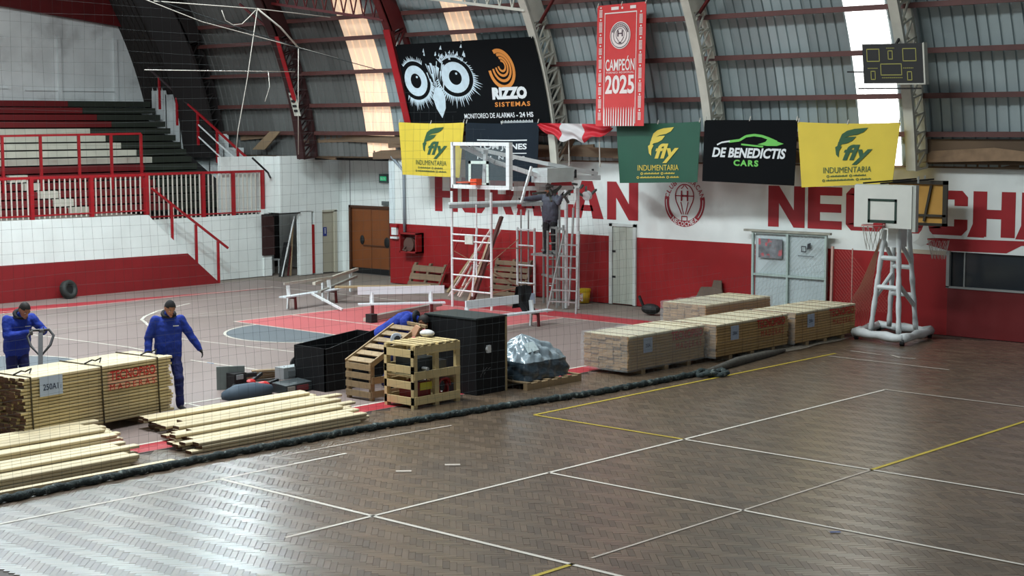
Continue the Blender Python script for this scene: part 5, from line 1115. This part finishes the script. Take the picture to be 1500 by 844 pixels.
LG = [((-16.72,29.05,0.2),(-16.55,29.25,2.3)),((-16.02,28.95,0.2),(-16.2,29.2,2.3)),((-16.80,29.95,0.2),(-16.6,29.75,2.3)),((-16.12,29.85,0.2),(-16.25,29.7,2.3))]
for a, b in LG:
    pts = [tuple(a[j]+(b[j]-a[j])*k/14 for j in range(3)) for k in range(15)]
    build(MB().path(pts, [0.054+0.008*math.sin(k*2.1+a[0]*9) for k in range(15)], 9), 'leg', WRAP, t, smooth=True)
for z, i, j in ((1.72,0,1),(0.92,2,3),(1.12,0,1),(1.5,2,3)):
    f_ = lambda L_, z_: tuple(L_[0][k]+(L_[1][k]-L_[0][k])*(z_-0.2)/2.1 for k in range(3)); build(MB().path([f_(LG[i],z),f_(LG[j],z)],0.05,8), 'cross_tube', WRAP, t)
for i, j, z0_, z1_ in ((0,2,0.9,1.35),(1,3,1.2,0.7),(1,3,2.1,1.6),(0,2,2.1,1.6)): build(MB().path([f_(LG[i],z0_),f_(LG[j],z1_)],0.045,8), 'brace_tube', WRAP, t)
build(MB().prism([(-16.42,29.15,1.95),(-16.18,29.15,1.95),(-16.18,29.15,2.36),(-16.42,29.15,2.36)],(0,0.35,0)), 'wrapped_block', WRAP, t)
bd_ = build(MB().box(-17.05,-15.74,28.86,28.90,2.36,3.22), 'backboard', M('board_white', (206,208,200), 0.45, var=0.03), t)
sq = MB()
for a in ((-16.73,-16.07,2.90,2.95),(-16.73,-16.07,2.46,2.52),(-16.73,-16.68,2.46,2.95),(-16.12,-16.07,2.46,2.95)): sq.box(a[0],a[1],28.852,28.858,a[2],a[3])
build(sq, 'target_square', M('target_dark_green', (30,54,44), 0.5), bd_)
build(MB().box(-15.74,-15.66,28.88,29.0,2.30,3.24).box(-17.05,-15.7,28.9,29.0,3.20,3.24), 'board_frame', M('film_grey', (176,180,172), 0.35, bump=0.4), t)
RIMP = lambda a: (-16.42+0.23*math.cos(a), 28.55+0.23*math.sin(a), 2.43)
build(MB().path([RIMP(a*PI/12) for a in range(24)],0.013,6,True), 'rim', M('rim_pale_red', (186,120,116), 0.5), t)
build(MB().box(-16.52,-16.32,28.72,28.86,2.36,2.46), 'rim_bracket', RED_STEEL, t)
hn = MB()
for k in range(12):
    a = k*PI/6; 
    for s in (1,-1): hn.path([(-16.42+0.23*(1-0.42*q)*math.cos(a+s*q*0.55), 28.55+0.23*(1-0.42*q)*math.sin(a+s*q*0.55), 2.42-0.48*q) for q in (0,0.25,0.5,0.75,1)],0.005,3)
build(hn, 'hoop_net', M('net_white', (202,200,192), 0.7), t)
rb_ = build(MB().box(-16.95,-15.66,30.08,30.11,2.40,3.26), 'rear_backboard', M('board_plywood', (184,138,62), 0.5, var=0.12, scale=2), t)
build(MB().box(-17.0,-15.58,30.03,30.08,3.22,3.30).box(-17.0,-15.58,30.03,30.08,2.36,2.42).box(-15.68,-15.58,30.03,30.08,2.36,3.3).box(-17.0,-15.6,30.03,30.07,2.55,2.6).bar((-16.1,30.05,2.45),(-15.95,30.05,3.2),0.05,0.03), 'rear_frame', M('frame_dark', (44,40,30), 0.5), t)
build(MB().bar((-16.9,28.95,3.26),(-16.3,30.05,3.33),0.04,0.03).bar((-16.5,28.95,3.26),(-15.9,30.05,3.33),0.04,0.03), 'top_bar', DARK, t)
for x, y in ((-16.1,30.05),(-15.95,29.5)): build(MB().tube((x,y,3.26),(x,y,3.40),0.02,6), 'bolt', ALU, t)
build(MB().path([(-15.95+0.23*math.cos(a*PI/12),30.42+0.2*math.sin(a*PI/12),2.06) for a in range(24)],0.013,6,True), 'rear_rim', RED_STEEL, t)
hn = MB()
for k in range(12):
    a = k*PI/6
    for s in (1,-1): hn.path([(-15.95+0.23*(1-0.42*q)*math.cos(a+s*q*0.55), 30.42+0.2*(1-0.42*q)*math.sin(a+s*q*0.55), 2.05-0.40*q) for q in (0,0.25,0.5,0.75,1)],0.005,3)
build(hn, 'hoop_net', M('net_white', (202,200,192), 0.7), t)
# ================================================================ the dividing net
NETP = [(8.6,-17.14),(9.66,-17.2),(11,-17.28),(12.8,-17.32),(15.3,-17.28),(18,-17.05),(20,-16.75),(21.6,-16.68),(23.5,-16.68),(25.5,-16.82),(27.5,-17.05),(29.5,-17.25)]
NTOP = [(8.6,6.7),(12,6.1),(14.36,5.56),(15.74,5.3),(18,4.3),(21,2.6),(24,1.7),(29.5,1.7)]
def interp(T, y):
    for (a, p), (b, q) in zip(T, T[1:]):
        if y <= b: return p+(q-p)*(y-a)/(b-a)
    return T[-1][1]
NETM = M('net_cord', (62,70,72), 0.8)
mb = MB(); st = 0.145; rr = random.Random(9)
y = 8.7
while y < 29.4:
    zt = interp(NTOP, y); n = 14; a = rr.uniform(-0.02,0.02); ph = rr.uniform(0,6); sl = -0.10
    mb.path([(interp(NETP,y)+0.04*math.sin(k*0.7+ph*0.2+y*0.9), y+sl*(k/n)*1.0+a*math.sin(k*0.9+ph), 0.1+(zt-0.1)*k/n) for k in range(n+1)], 0.0011, 3)
    y += st
z = 0.2
while z < 6.6:
    ye = 8.7
    while ye < 29.4 and interp(NTOP, ye) > z: ye += 0.2
    n = max(3, int((ye-8.7)/0.45)); ph = rr.uniform(0,6)
    mb.path([(interp(NETP,8.7+(ye-8.7)*k/n)+0.04*math.sin(z*4.6+(8.7+(ye-8.7)*k/n)*0.9), 8.7+(ye-8.7)*k/n, z+0.022*math.sin(k*0.55+ph)) for k in range(n+1)], 0.0011, 3)
    z += st
t = thing('divider_net', 'dark mesh curtain dividing the two courts, its slack rolled along the floor', 'net', (-17.3,9,0))
build(mb, 'mesh_curtain', NETM, t)
build(MB().path([(interp(NETP,y_),y_,interp(NTOP,y_)) for y_ in (8.6,12,14.36,15.74)],0.006,5), 'top_cable', NETM, t)
rp = []; rad = []
for k in range(280):
    y_ = 8.6+(22.9-8.6)*k/279; rp.append((interp(NETP,y_)+0.02*math.sin(k*0.9)+0.04, y_, 0.05+0.006*math.sin(k*1.7))); rad.append(0.050+0.004*math.sin(k*2.3)+0.003*math.sin(k*0.61))
NROLL = M('net_roll', (46,58,58), 0.8, var=0.6, scale=16, rgb2=(110,120,116), thr=(0.58,0.66), bump=1.0)
build(MB().path(rp, rad, 9), 'rolled_slack', NROLL, t, smooth=True)
build(MB().path([(-16.55+0.16*math.cos(a*0.5)+0.008*a,22.9+0.25*math.sin(a*0.5)+0.012*a,0.05+0.03*math.sin(a*1.3)) for a in range(26)],0.05,7), 'coiled_slack', NROLL, t, smooth=True)
build(MB().path([(-16.6,23.1,0.05),(-16.85,24.4,0.06),(-17.0,25.6,0.05),(-17.1,26.4,0.04)],[0.05,0.09,0.08,0.03],8), 'loose_slack', M('grey_slack', (84,82,76), 0.8, var=0.3, scale=12), t, smooth=True)
build(MB().grid(lambda u, v: (-17.3+0.55*(v-0.4)*(1-0.6*u)+0.03*math.sin(u*19), 25.2+4.3*u, 0.02+0.05*abs(math.sin(u*13+v*4))*(1-v)), 30, 6), 'spread_net', M('pale_net_heap', (140,134,122), 0.8, var=0.3, scale=14, trans=0.35), t)
build(MB().path([(interp(NETP,y_)-0.17+0.02*math.sin(y_*3),y_,0.02) for y_ in [17.5+0.4*k for k in range(17)]],0.016,5), 'pale_hem', M('pale_hem', (178,178,170), 0.6), t)
mb = MB()
for k in range(16): mb.path([(-16.84-0.02*rr.random(),29.6,2.07),(-17.0-0.02*k,29.58,1.2-0.01*k),(-17.15-0.045*k,29.6-0.02*k,0.05)],0.005,3)
build(mb, 'gathered_end', M('tan_cord', (176,140,118), 0.7), t)
# ================================================================ pallet jack
t = thing('pallet_jack', 'pallet jack with dark loop handle pushed under the strapped bundle', 'pallet jack', (-22.0,12.9,0))
JK = M('jack_dark', (44,46,50), 0.45); hd = Vector((-22.6,13.35,1.20)); hb = Vector((-22.10,13.02,0.38))
build(MB().bar(hb, tuple(hb+(hd-hb)*1.0), 0.07, 0.05), 'shaft', JK, t)
ax = Vector((0.45,0.89,0)); c_ = hd+(hd-hb).normalized()*0.0
dn = (hb-hd).normalized()
lp = [hd+dn*0.42, hd+dn*0.22+ax*0.15, hd+dn*0.05+ax*0.20, hd-dn*0.06+ax*0.13, hd-dn*0.06, hd-dn*0.06-ax*0.13, hd+dn*0.05-ax*0.20, hd+dn*0.22-ax*0.15]
build(MB().path(lp, 0.022, 8, True), 'loop_handle', JK, t, smooth=True)
build(MB().box(-22.25,-21.95,12.88,13.16,0.1,0.42), 'pump_body', M('jack_red', (150,40,36), 0.45), t)
for s in (0.25, 0.65):
    a = Vector((-21.7,12.4,0.07))+Vector((0.2,0.98,0))*(s-0.4)*1.2; build(MB().bar(tuple(a),tuple(a+Vector((1.3,-0.1,0))),0.15,0.05), 'fork', M('jack_red', (150,40,36), 0.45), t)
build(MB().lathe([(0.0,0.04),(0.09,0.04),(0.09,-0.04),(0.0,-0.04)],(-22.1,13.02,0.09),14,(0.2,0.98,0)), 'wheel', BLACK, t)
# ================================================================ people
import numpy as np
SKIN = M('skin', (170,116,88), 0.55, var=0.05, scale=20); HAIR = M('black_hair', (22,18,17), 0.7, var=0.3, scale=30)
BLUE = M('royal_blue_hoodie', (20,50,148), 0.85, var=0.10, scale=7, bump=0.9); BLUE_T = M('navy_blue_trousers', (18,30,92), 0.8, var=0.12, scale=7, bump=0.9)
NECK = M('black_collar', (20,22,28), 0.8); GLOVE = M('grey_glove', (92,92,94), 0.8); GLOVE_B = M('black_glove', (26,26,28), 0.8); SHOE = M('dark_shoe', (34,34,40), 0.6)
GREY_T = M('slate_sweater', (78,82,94), 0.8, var=0.1, scale=6); BLK_T = M('black_trousers', (20,20,23), 0.8); EYE_W = M('eye_white', (214,206,198), 0.3); EYE_D = M('iris', (30,22,18), 0.3); LIP = M('lips', (136,78,70), 0.5); CAP = M('knit_cap', (24,23,25), 0.9)
def person(loc, face, label, J, cloth, group=None, cap=False, headrot=(0,0,0), logo=None, voxel=0.011, hooded=True):
    """J: joints in the person's own frame (x forward, y to their left, z up), loc: floor point under the pelvis, face: direction faced (world xy)"""
    f = Vector((face[0],face[1],0)).normalized(); l = Vector((-f.y,f.x,0)); base = Vector(loc)
    Wd = lambda p: base+f*p[0]+l*p[1]+Vector((0,0,p[2]))
    jk = {k: Wd(v) for k, v in J.items() if k != 'curl'}
    caps = []; mb = MB()
    def cap_(a, b, r1, r2, m, n=10):
        a, b = Vector(a), Vector(b); d = b-a; L = max(d.length, 1e-5); d = d/L; pts = []; rs = []
        for i in range(5):
            t = PI/2*i/4; pts.append(a-d*r1*math.cos(t)); rs.append(max(r1*math.sin(t), 1e-4))
        for i in range(1,6): q = i/6; pts.append(a+d*L*q); rs.append(r1+(r2-r1)*q)
        for i in range(5):
            t = PI/2*i/4; pts.append(b+d*r2*math.sin(t)); rs.append(max(r2*math.cos(t), 1e-4))
        mb.path(pts, rs, n); caps.append((a, b, r1, r2, m))
    def loft(rings, m, n=18):
        """rings: (centre, left vector*half width, front vector*half depth)"""
        o = len(mb.v)
        for c, lv, fv in rings:
            for k in range(n):
                t = 2*PI*k/n; ct, st_ = math.cos(t), math.sin(t); e = lambda x: math.copysign(abs(x)**0.85, x)
                mb.v.append(tuple(c+lv*e(ct)+fv*e(st_)))
        for i in range(len(rings)-1):
            for k in range(n): k2 = (k+1)%n; mb.f.append([o+i*n+k,o+i*n+k2,o+(i+1)*n+k2,o+(i+1)*n+k]); mb.m.append(0)
        mb.f.append([o+k for k in range(n)][::-1]); mb.f.append([o+(len(rings)-1)*n+k for k in range(n)]); mb.m += [0,0]
        for (c, lv, fv), (c2, lv2, fv2) in zip(rings, rings[1:]):
            r = (lv.length+fv.length)/2
            for s in (-0.45,0,0.45): caps.append((c+lv*s, c2+lv2*s, r*0.8, r*0.8, m))
    TOP, BOT, HAND, FOOT = 0, 1, 2, 3; COL_, SK = 4, 5
    hipv = (jk['hipL']-jk['hipR']).normalized(); shv = (jk['shL']-jk['shR']).normalized()
    pv, ch, nk = jk['pelvis'], jk['chest'], jk['neck']; ax = (nk-pv).normalized(); fr = lambda v: v.cross(ax).normalized()
    mid = pv.lerp(ch, 0.45); lv = lambda v, w_: v*w_
    loft([(pv-ax*0.10, hipv*0.165, fr(hipv)*0.115),(pv+ax*0.02, hipv*0.185, fr(hipv)*0.128)], BOT)
    loft([(pv-ax*0.10, hipv*0.200, fr(hipv)*0.150),(pv-ax*0.05, hipv*0.212, fr(hipv)*0.158),(pv+ax*0.05, hipv*0.218, fr(hipv)*0.165),(mid, hipv.lerp(shv,0.4)*0.212, fr(hipv)*0.160),(ch-ax*0.05, shv*0.212, fr(shv)*0.155),(ch+ax*0.08, shv*0.205, fr(shv)*0.138),(nk-ax*0.05, shv*0.155, fr(shv)*0.095),(nk+ax*0.01, shv*0.075, fr(shv)*0.075)], TOP)
    cap_(nk-ax*0.02, nk.lerp(jk['head'],0.30), 0.078, 0.070, COL_); cap_(nk, jk['head'], 0.058, 0.058, SK)
    for S in 'LR':
        cap_(ch+ax*0.10+shv*(0.08 if S == 'L' else -0.08), jk['sh'+S], 0.085, 0.078, TOP)
        cap_(jk['sh'+S], jk['el'+S], 0.084, 0.068, TOP); cap_(jk['el'+S], jk['wr'+S], 0.070, 0.052, TOP); cap_(jk['el'+S].lerp(jk['wr'+S],0.78), jk['wr'+S].lerp(jk['el'+S],0.06), 0.060, 0.056, TOP)
        cap_(jk['hip'+S], jk['kn'+S], 0.108, 0.080, BOT); cap_(jk['kn'+S], jk['an'+S], 0.078, 0.064, BOT); cap_(jk['an'+S]+Vector((0,0,0.07)), jk['an'+S]+Vector((0,0,0.02)), 0.070, 0.070, BOT)
        to = jk['to'+S]; an = jk['an'+S]; cap_(Vector((an.x,an.y,to.z+0.03)), an, 0.045, 0.05, FOOT); cap_(Vector((an.x,an.y,to.z+0.01))-(to-an).normalized()*0.05*Vector((1,1,0)).length*0.5, to, 0.042, 0.038, FOOT)
        # hand: palm, four unequal fingers bent at the knuckles, thumb from the side of the palm
        wr = jk['wr'+S]; hd = (jk['ha'+S]-wr).normalized(); si = shv if S == 'L' else -shv
        pn = hd.cross(f if abs(hd.dot(f)) < 0.8 else Vector((0,0,1))).normalized(); wv = pn.cross(hd).normalized()
        cap_(wr, wr+hd*0.045, 0.034, 0.030, HAND)
        for k in (-1.5,-0.5,0.5,1.5): cap_(wr+hd*0.03+wv*0.012*k, wr+hd*0.085+wv*0.017*k, 0.016, 0.014, HAND, 8)
        curl = J.get('curl', 0.5)
        for k, ln in zip((-1.5,-0.5,0.5,1.5), (0.062,0.078,0.083,0.074)):
            a = wr+hd*0.088+wv*0.0205*k; d1 = (hd*math.cos(curl)+pn*math.sin(curl)); b = a+d1*ln*0.55; d2 = (hd*math.cos(curl*2.2)+pn*math.sin(curl*2.2)); c = b+d2*ln*0.5
            cap_(a, b, 0.0098, 0.009, HAND, 7); cap_(b, c, 0.009, 0.0078, HAND, 7)
        a = wr+hd*0.03+wv*0.030; b = a+(hd*0.6+wv*0.8).normalized()*0.042; cap_(a, b, 0.0125, 0.011, HAND, 7); cap_(b, b+(hd*0.9+wv*0.2+pn*0.3).normalized()*0.03, 0.011, 0.009, HAND, 7)
    # head
    hc = jk['head']; hf = (f+Vector((0,0,headrot[1]))+l*headrot[0]).normalized(); hu0 = Vector((0,0,1)); hl = hu0.cross(hf).normalized(); hu = hf.cross(hl).normalized()
    HP = lambda x, y, z: hc+hf*x+hl*y+hu*z
    o = len(mb.v); mb.ball((0,0,0), 0.098, 0.078, 0.118, 20, 14)
    for i in range(o, len(mb.v)):
        x, y, z = mb.v[i]
        if z < 0: y *= 1-0.22*min(1,-z/0.12); x = x*(1-0.05*min(1,-z/0.12)) if x < 0 else x
        mb.v[i] = tuple(HP(x+0.012, y, z+0.02))
    caps.append((HP(0.0,0,0.06), HP(0.03,0,-0.05), 0.085, 0.07, SK))
    cap_(HP(0.045,0,-0.082), HP(0.082,0,-0.090), 0.040, 0.026, SK, 10)          # jaw and chin
    cap_(HP(0.104,0,0.012), HP(0.124,0,-0.022), 0.011, 0.016, SK, 8)            # nose
    cap_(HP(0.102,-0.024,-0.056), HP(0.102,0.024,-0.056), 0.011, 0.011, SK, 8)  # mouth
    cap_(HP(0.098,-0.045,0.030), HP(0.098,0.045,0.030), 0.011, 0.011, SK, 8)    # brow
    for s in (-1,1): cap_(HP(-0.005,s*0.078,0.018), HP(-0.010,s*0.080,-0.022), 0.014, 0.010, SK, 8)
    me = bpy.data.meshes.new('person'); me.from_pydata(mb.v, [], mb.f); tmp = bpy.data.objects.new('tmp', me); COL.objects.link(tmp)
    rm = tmp.modifiers.new('r', 'REMESH'); rm.mode = 'VOXEL'; rm.voxel_size = voxel; sm = tmp.modifiers.new('s', 'SMOOTH'); sm.factor = 0.5; sm.iterations = 3
    dg = bpy.context.evaluated_depsgraph_get(); bm_ = bpy.data.meshes.new_from_object(tmp.evaluated_get(dg)); bpy.data.objects.remove(tmp); bpy.data.meshes.remove(me)
    n = len(bm_.polygons); cen = np.zeros(n*3); bm_.polygons.foreach_get('center', cen); cen = cen.reshape(-1,3); best = np.full(n, 1e9); idx = np.zeros(n, dtype=int)
    for a, b, r1, r2, m in caps:
        a_, b_ = np.array(a), np.array(b); d = b_-a_; L2 = max(d@d, 1e-9); t = np.clip(((cen-a_)@d)/L2, 0, 1); q = a_+t[:,None]*d; ds = np.linalg.norm(cen-q, axis=1)-(r1+(r2-r1)*t); upd = ds < best; best[upd] = ds[upd]; idx[upd] = m
    from mathutils import noise
    nv = len(bm_.vertices); vm = np.zeros(nv, dtype=int); cls = np.array([0,0,2,1,1,2])[idx]
    lv_ = np.zeros(len(bm_.loops), dtype=np.int32); bm_.loops.foreach_get('vertex_index', lv_); tot = np.zeros(n, dtype=np.int32); bm_.polygons.foreach_get('loop_total', tot)
    np.maximum.at(vm, lv_, np.repeat(cls, tot))
    no_ = np.zeros(nv*3); bm_.vertices.foreach_get('normal', no_); no_ = no_.reshape(-1,3); cc = np.zeros(nv*3); bm_.vertices.foreach_get('co', cc); cc = cc.reshape(-1,3)
    for i_ in np.nonzero(vm == 0)[0]:
        x_, y_, z_ = cc[i_]; cc[i_] += no_[i_]*0.011*(noise.noise((x_*7, y_*7, z_*13))+0.5*noise.noise((x_*19, y_*19, z_*19)))
    bm_.vertices.foreach_set('co', cc.ravel())
    co = np.zeros(len(bm_.vertices)*3); bm_.vertices.foreach_get('co', co); co = (co.reshape(-1,3)-np.array(base)).ravel(); bm_.vertices.foreach_set('co', co)
    bm_.materials.clear()
    for m in cloth: bm_.materials.append(m)
    bm_.polygons.foreach_set('material_index', idx.tolist()); bm_.polygons.foreach_set('use_smooth', [True]*n); bm_.name = 'person'; bm_.update()
    root = new_obj('person', bm_); root.location = base; WL[root.name] = base; tag(root, label, 'person', group)
    # hood lying round the neck, or a collar
    hq = MB(); nq = nk+ax*0.03
    for_ = fr(shv); ring = [(nq+shv*0.095*math.cos(t_)+for_*0.085*math.sin(t_)+ax*(0.0-0.03*math.sin(t_)), 0.030-0.010*math.sin(t_)) for t_ in [2*PI*k/18 for k in range(18)]]
    hq.path([r_[0] for r_ in ring], [r_[1] for r_ in ring], 8, True); build(hq, 'hood', cloth[4] if hooded else cloth[0], root, smooth=True)
    # hair, eyes
    hm = MB(); o = 0; hm.ball((0,0,0), 0.108, 0.088, 0.124, 20, 14); keep = []
    top = 0.045 if not cap else 0.04
    fs = [fc for fc in hm.f if all((hm.v[i][2] > top-0.02) or (hm.v[i][0] < -0.02 and hm.v[i][2] > -0.07) for i in fc) and not all(hm.v[i][0] > 0.065 and hm.v[i][2] < 0.055 for i in fc)]
    hm.f = fs; hm.m = [0]*len(fs); rr = random.Random(2)
    hm.v = [tuple(HP(x*(1+rr.uniform(-0.02,0.02))+0.008, y*(1+rr.uniform(-0.02,0.02)), z+0.024)) for x, y, z in hm.v]
    build(hm, 'knit_cap' if cap else 'hair', CAP if cap else HAIR, root, smooth=True)
    for s in (-1,1):
        e = MB().ball(tuple(HP(0.096,s*0.032,0.008)), 0.013,0.013,0.011,10,6); eo = build(e, 'eye', EYE_W, root, smooth=True); build(MB().ball(tuple(HP(0.106,s*0.032,0.007)),0.006,0.006,0.006,8,5), 'iris', EYE_D, eo)
        build(MB().bar(HP(0.104,s*0.015,0.030),HP(0.098,s*0.05,0.032),0.008,0.009), 'eyebrow', HAIR, root)
    build(MB().bar(HP(0.114,-0.018,-0.056),HP(0.114,0.018,-0.056),0.005,0.007), 'lips', LIP, root)
    if logo:
        c, u, v, w_, h_ = logo(ch, shv, ax, fr); build(MB().add([tuple(c+u*a*w_+v*b*h_) for a, b in ((-1,-1),(1,-1),(1,1),(-1,1))], [(0,1,2,3)]), 'chest_print', P_WHT, root)
    return root
CL_BLUE = [BLUE, BLUE_T, GLOVE, SHOE, NECK, SKIN]; CL_BLUE2 = [BLUE, BLUE_T, GLOVE_B, SHOE, NECK, SKIN]; CL_GREY = [GREY_T, BLK_T, GLOVE_B, SHOE, GREY_T, SKIN]
def legs(h=0.0): return dict(hipL=(0,0.095,0.90),hipR=(0,-0.095,0.90),knL=(0.04,0.10,0.50),knR=(0.03,-0.10,0.50),anL=(0,0.10,0.09),anR=(0,-0.10,0.09),toL=(0.15,0.12,0.04),toR=(0.15,-0.12,0.04))
# worker walking behind the strapped bundle
J = dict(legs(), pelvis=(0,0,0.95), chest=(0.03,0,1.30), neck=(0.07,0,1.50), head=(0.14,0,1.625), shL=(0.05,0.20,1.43), shR=(0.02,-0.20,1.43), elL=(0.06,0.34,1.18), wrL=(0.12,0.47,0.96), haL=(0.16,0.52,0.86),
         elR=(-0.05,-0.30,1.15), wrR=(0.03,-0.33,0.90), haR=(0.07,-0.33,0.80), knL=(0.20,0.10,0.52), anL=(0.20,0.11,0.10), toL=(0.36,0.13,0.04), knR=(-0.02,-0.10,0.50), anR=(-0.22,-0.10,0.12), toR=(-0.08,-0.11,0.04), curl=0.45)
lg = lambda ch, shv, ax, fr: (ch+shv*0.09+ax*0.07-fr(shv)*0.0+(-1 if False else 1)*Vector((0,0,0))+FR_(shv, ax)*0.142, shv, ax, 0.045, 0.008)
def FR_(shv, ax):
    v = shv.cross(ax).normalized(); return v
person((-20.95,14.62,0), (0.94,-0.32), 'person in royal blue hoodie and black cap walking behind the strapped bundle', J, CL_BLUE2, 'workers in blue', True, (0.05,-0.42), lg)
# worker pushing the pallet jack
J = dict(legs(), pelvis=(0,0,0.95), chest=(0.10,0,1.28), neck=(0.18,0,1.46), head=(0.28,0.02,1.565), shL=(0.14,0.20,1.41), shR=(0.12,-0.20,1.41), elL=(0.24,0.36,1.20), wrL=(0.42,0.27,1.22), haL=(0.50,0.24,1.225),
         elR=(0.20,-0.24,1.16), wrR=(0.40,0.02,1.21), haR=(0.48,0.06,1.22), curl=1.0)
person((-23.12,13.22,0), (0.96,-0.10), 'person in royal blue hoodie gripping the pallet jack handle', J, CL_BLUE, 'workers in blue', False, (0.12,-0.55), lg)
# worker bent over behind the crates
J = dict(legs(), pelvis=(-0.30,0,0.92), hipL=(-0.30,0.095,0.86), hipR=(-0.30,-0.095,0.86), knL=(-0.12,0.11,0.50), knR=(-0.14,-0.11,0.50), anL=(-0.25,0.11,0.09), anR=(-0.25,-0.11,0.09), toL=(-0.10,0.12,0.04), toR=(-0.10,-0.12,0.04),
         chest=(0.08,0,1.17), neck=(0.27,0,1.21), head=(0.40,0,1.155), shL=(0.17,0.20,1.18), shR=(0.17,-0.20,1.18), elL=(0.24,0.25,0.90), wrL=(0.36,0.14,0.64), haL=(0.42,0.10,0.56), elR=(0.22,-0.25,0.82), wrR=(0.34,-0.16,0.62), haR=(0.40,-0.12,0.54), curl=0.8)
person((-19.70,18.50,0), (0.93,0.37), 'person in royal blue jersey bent over behind the slatted crates', J, [BLUE,BLUE_T,GLOVE,SHOE,NECK,SKIN], 'workers in blue', False, (0.0,-1.1), None)
# fitter standing in the stair tower
J = dict(legs(), pelvis=(0,0,0.95), chest=(0.05,0,1.28), neck=(0.10,0,1.47), head=(0.17,0,1.585), shL=(0.08,0.19,1.40), shR=(0.06,-0.19,1.40), elL=(0.22,0.30,1.28), wrL=(0.30,0.42,1.46), haL=(0.34,0.46,1.55), elR=(0.28,-0.36,1.38), wrR=(0.46,-0.52,1.37), haR=(0.54,-0.58,1.35), curl=0.6)
person((-25.95,29.48,1.29), (0.35,-0.94), 'person in slate sweater and black trousers standing on the stair tower under the gear', J, CL_GREY, None, False, (0,0.2), None)
# ---- last small things
t = thing('floor_pump', 'small black machine on the floor by the far wall behind the wrapped packs', 'machine', (-22.9,29.8,0))
build(MB().ball((-22.9,29.6,0.13),0.26,0.16,0.13), 'body', BLACK, t); build(MB().bar((-23.1,29.6,0.15),(-23.25,29.6,0.42),0.05,0.05), 'handle', BLACK, t)
tag(build(MB().box(-24.55,-24.35,18.0,18.02,0.0,0.01), 'floor_tag', PAPER, loc=(-24.45,18,0)), 'scrap of paper on the court floor', 'paper')
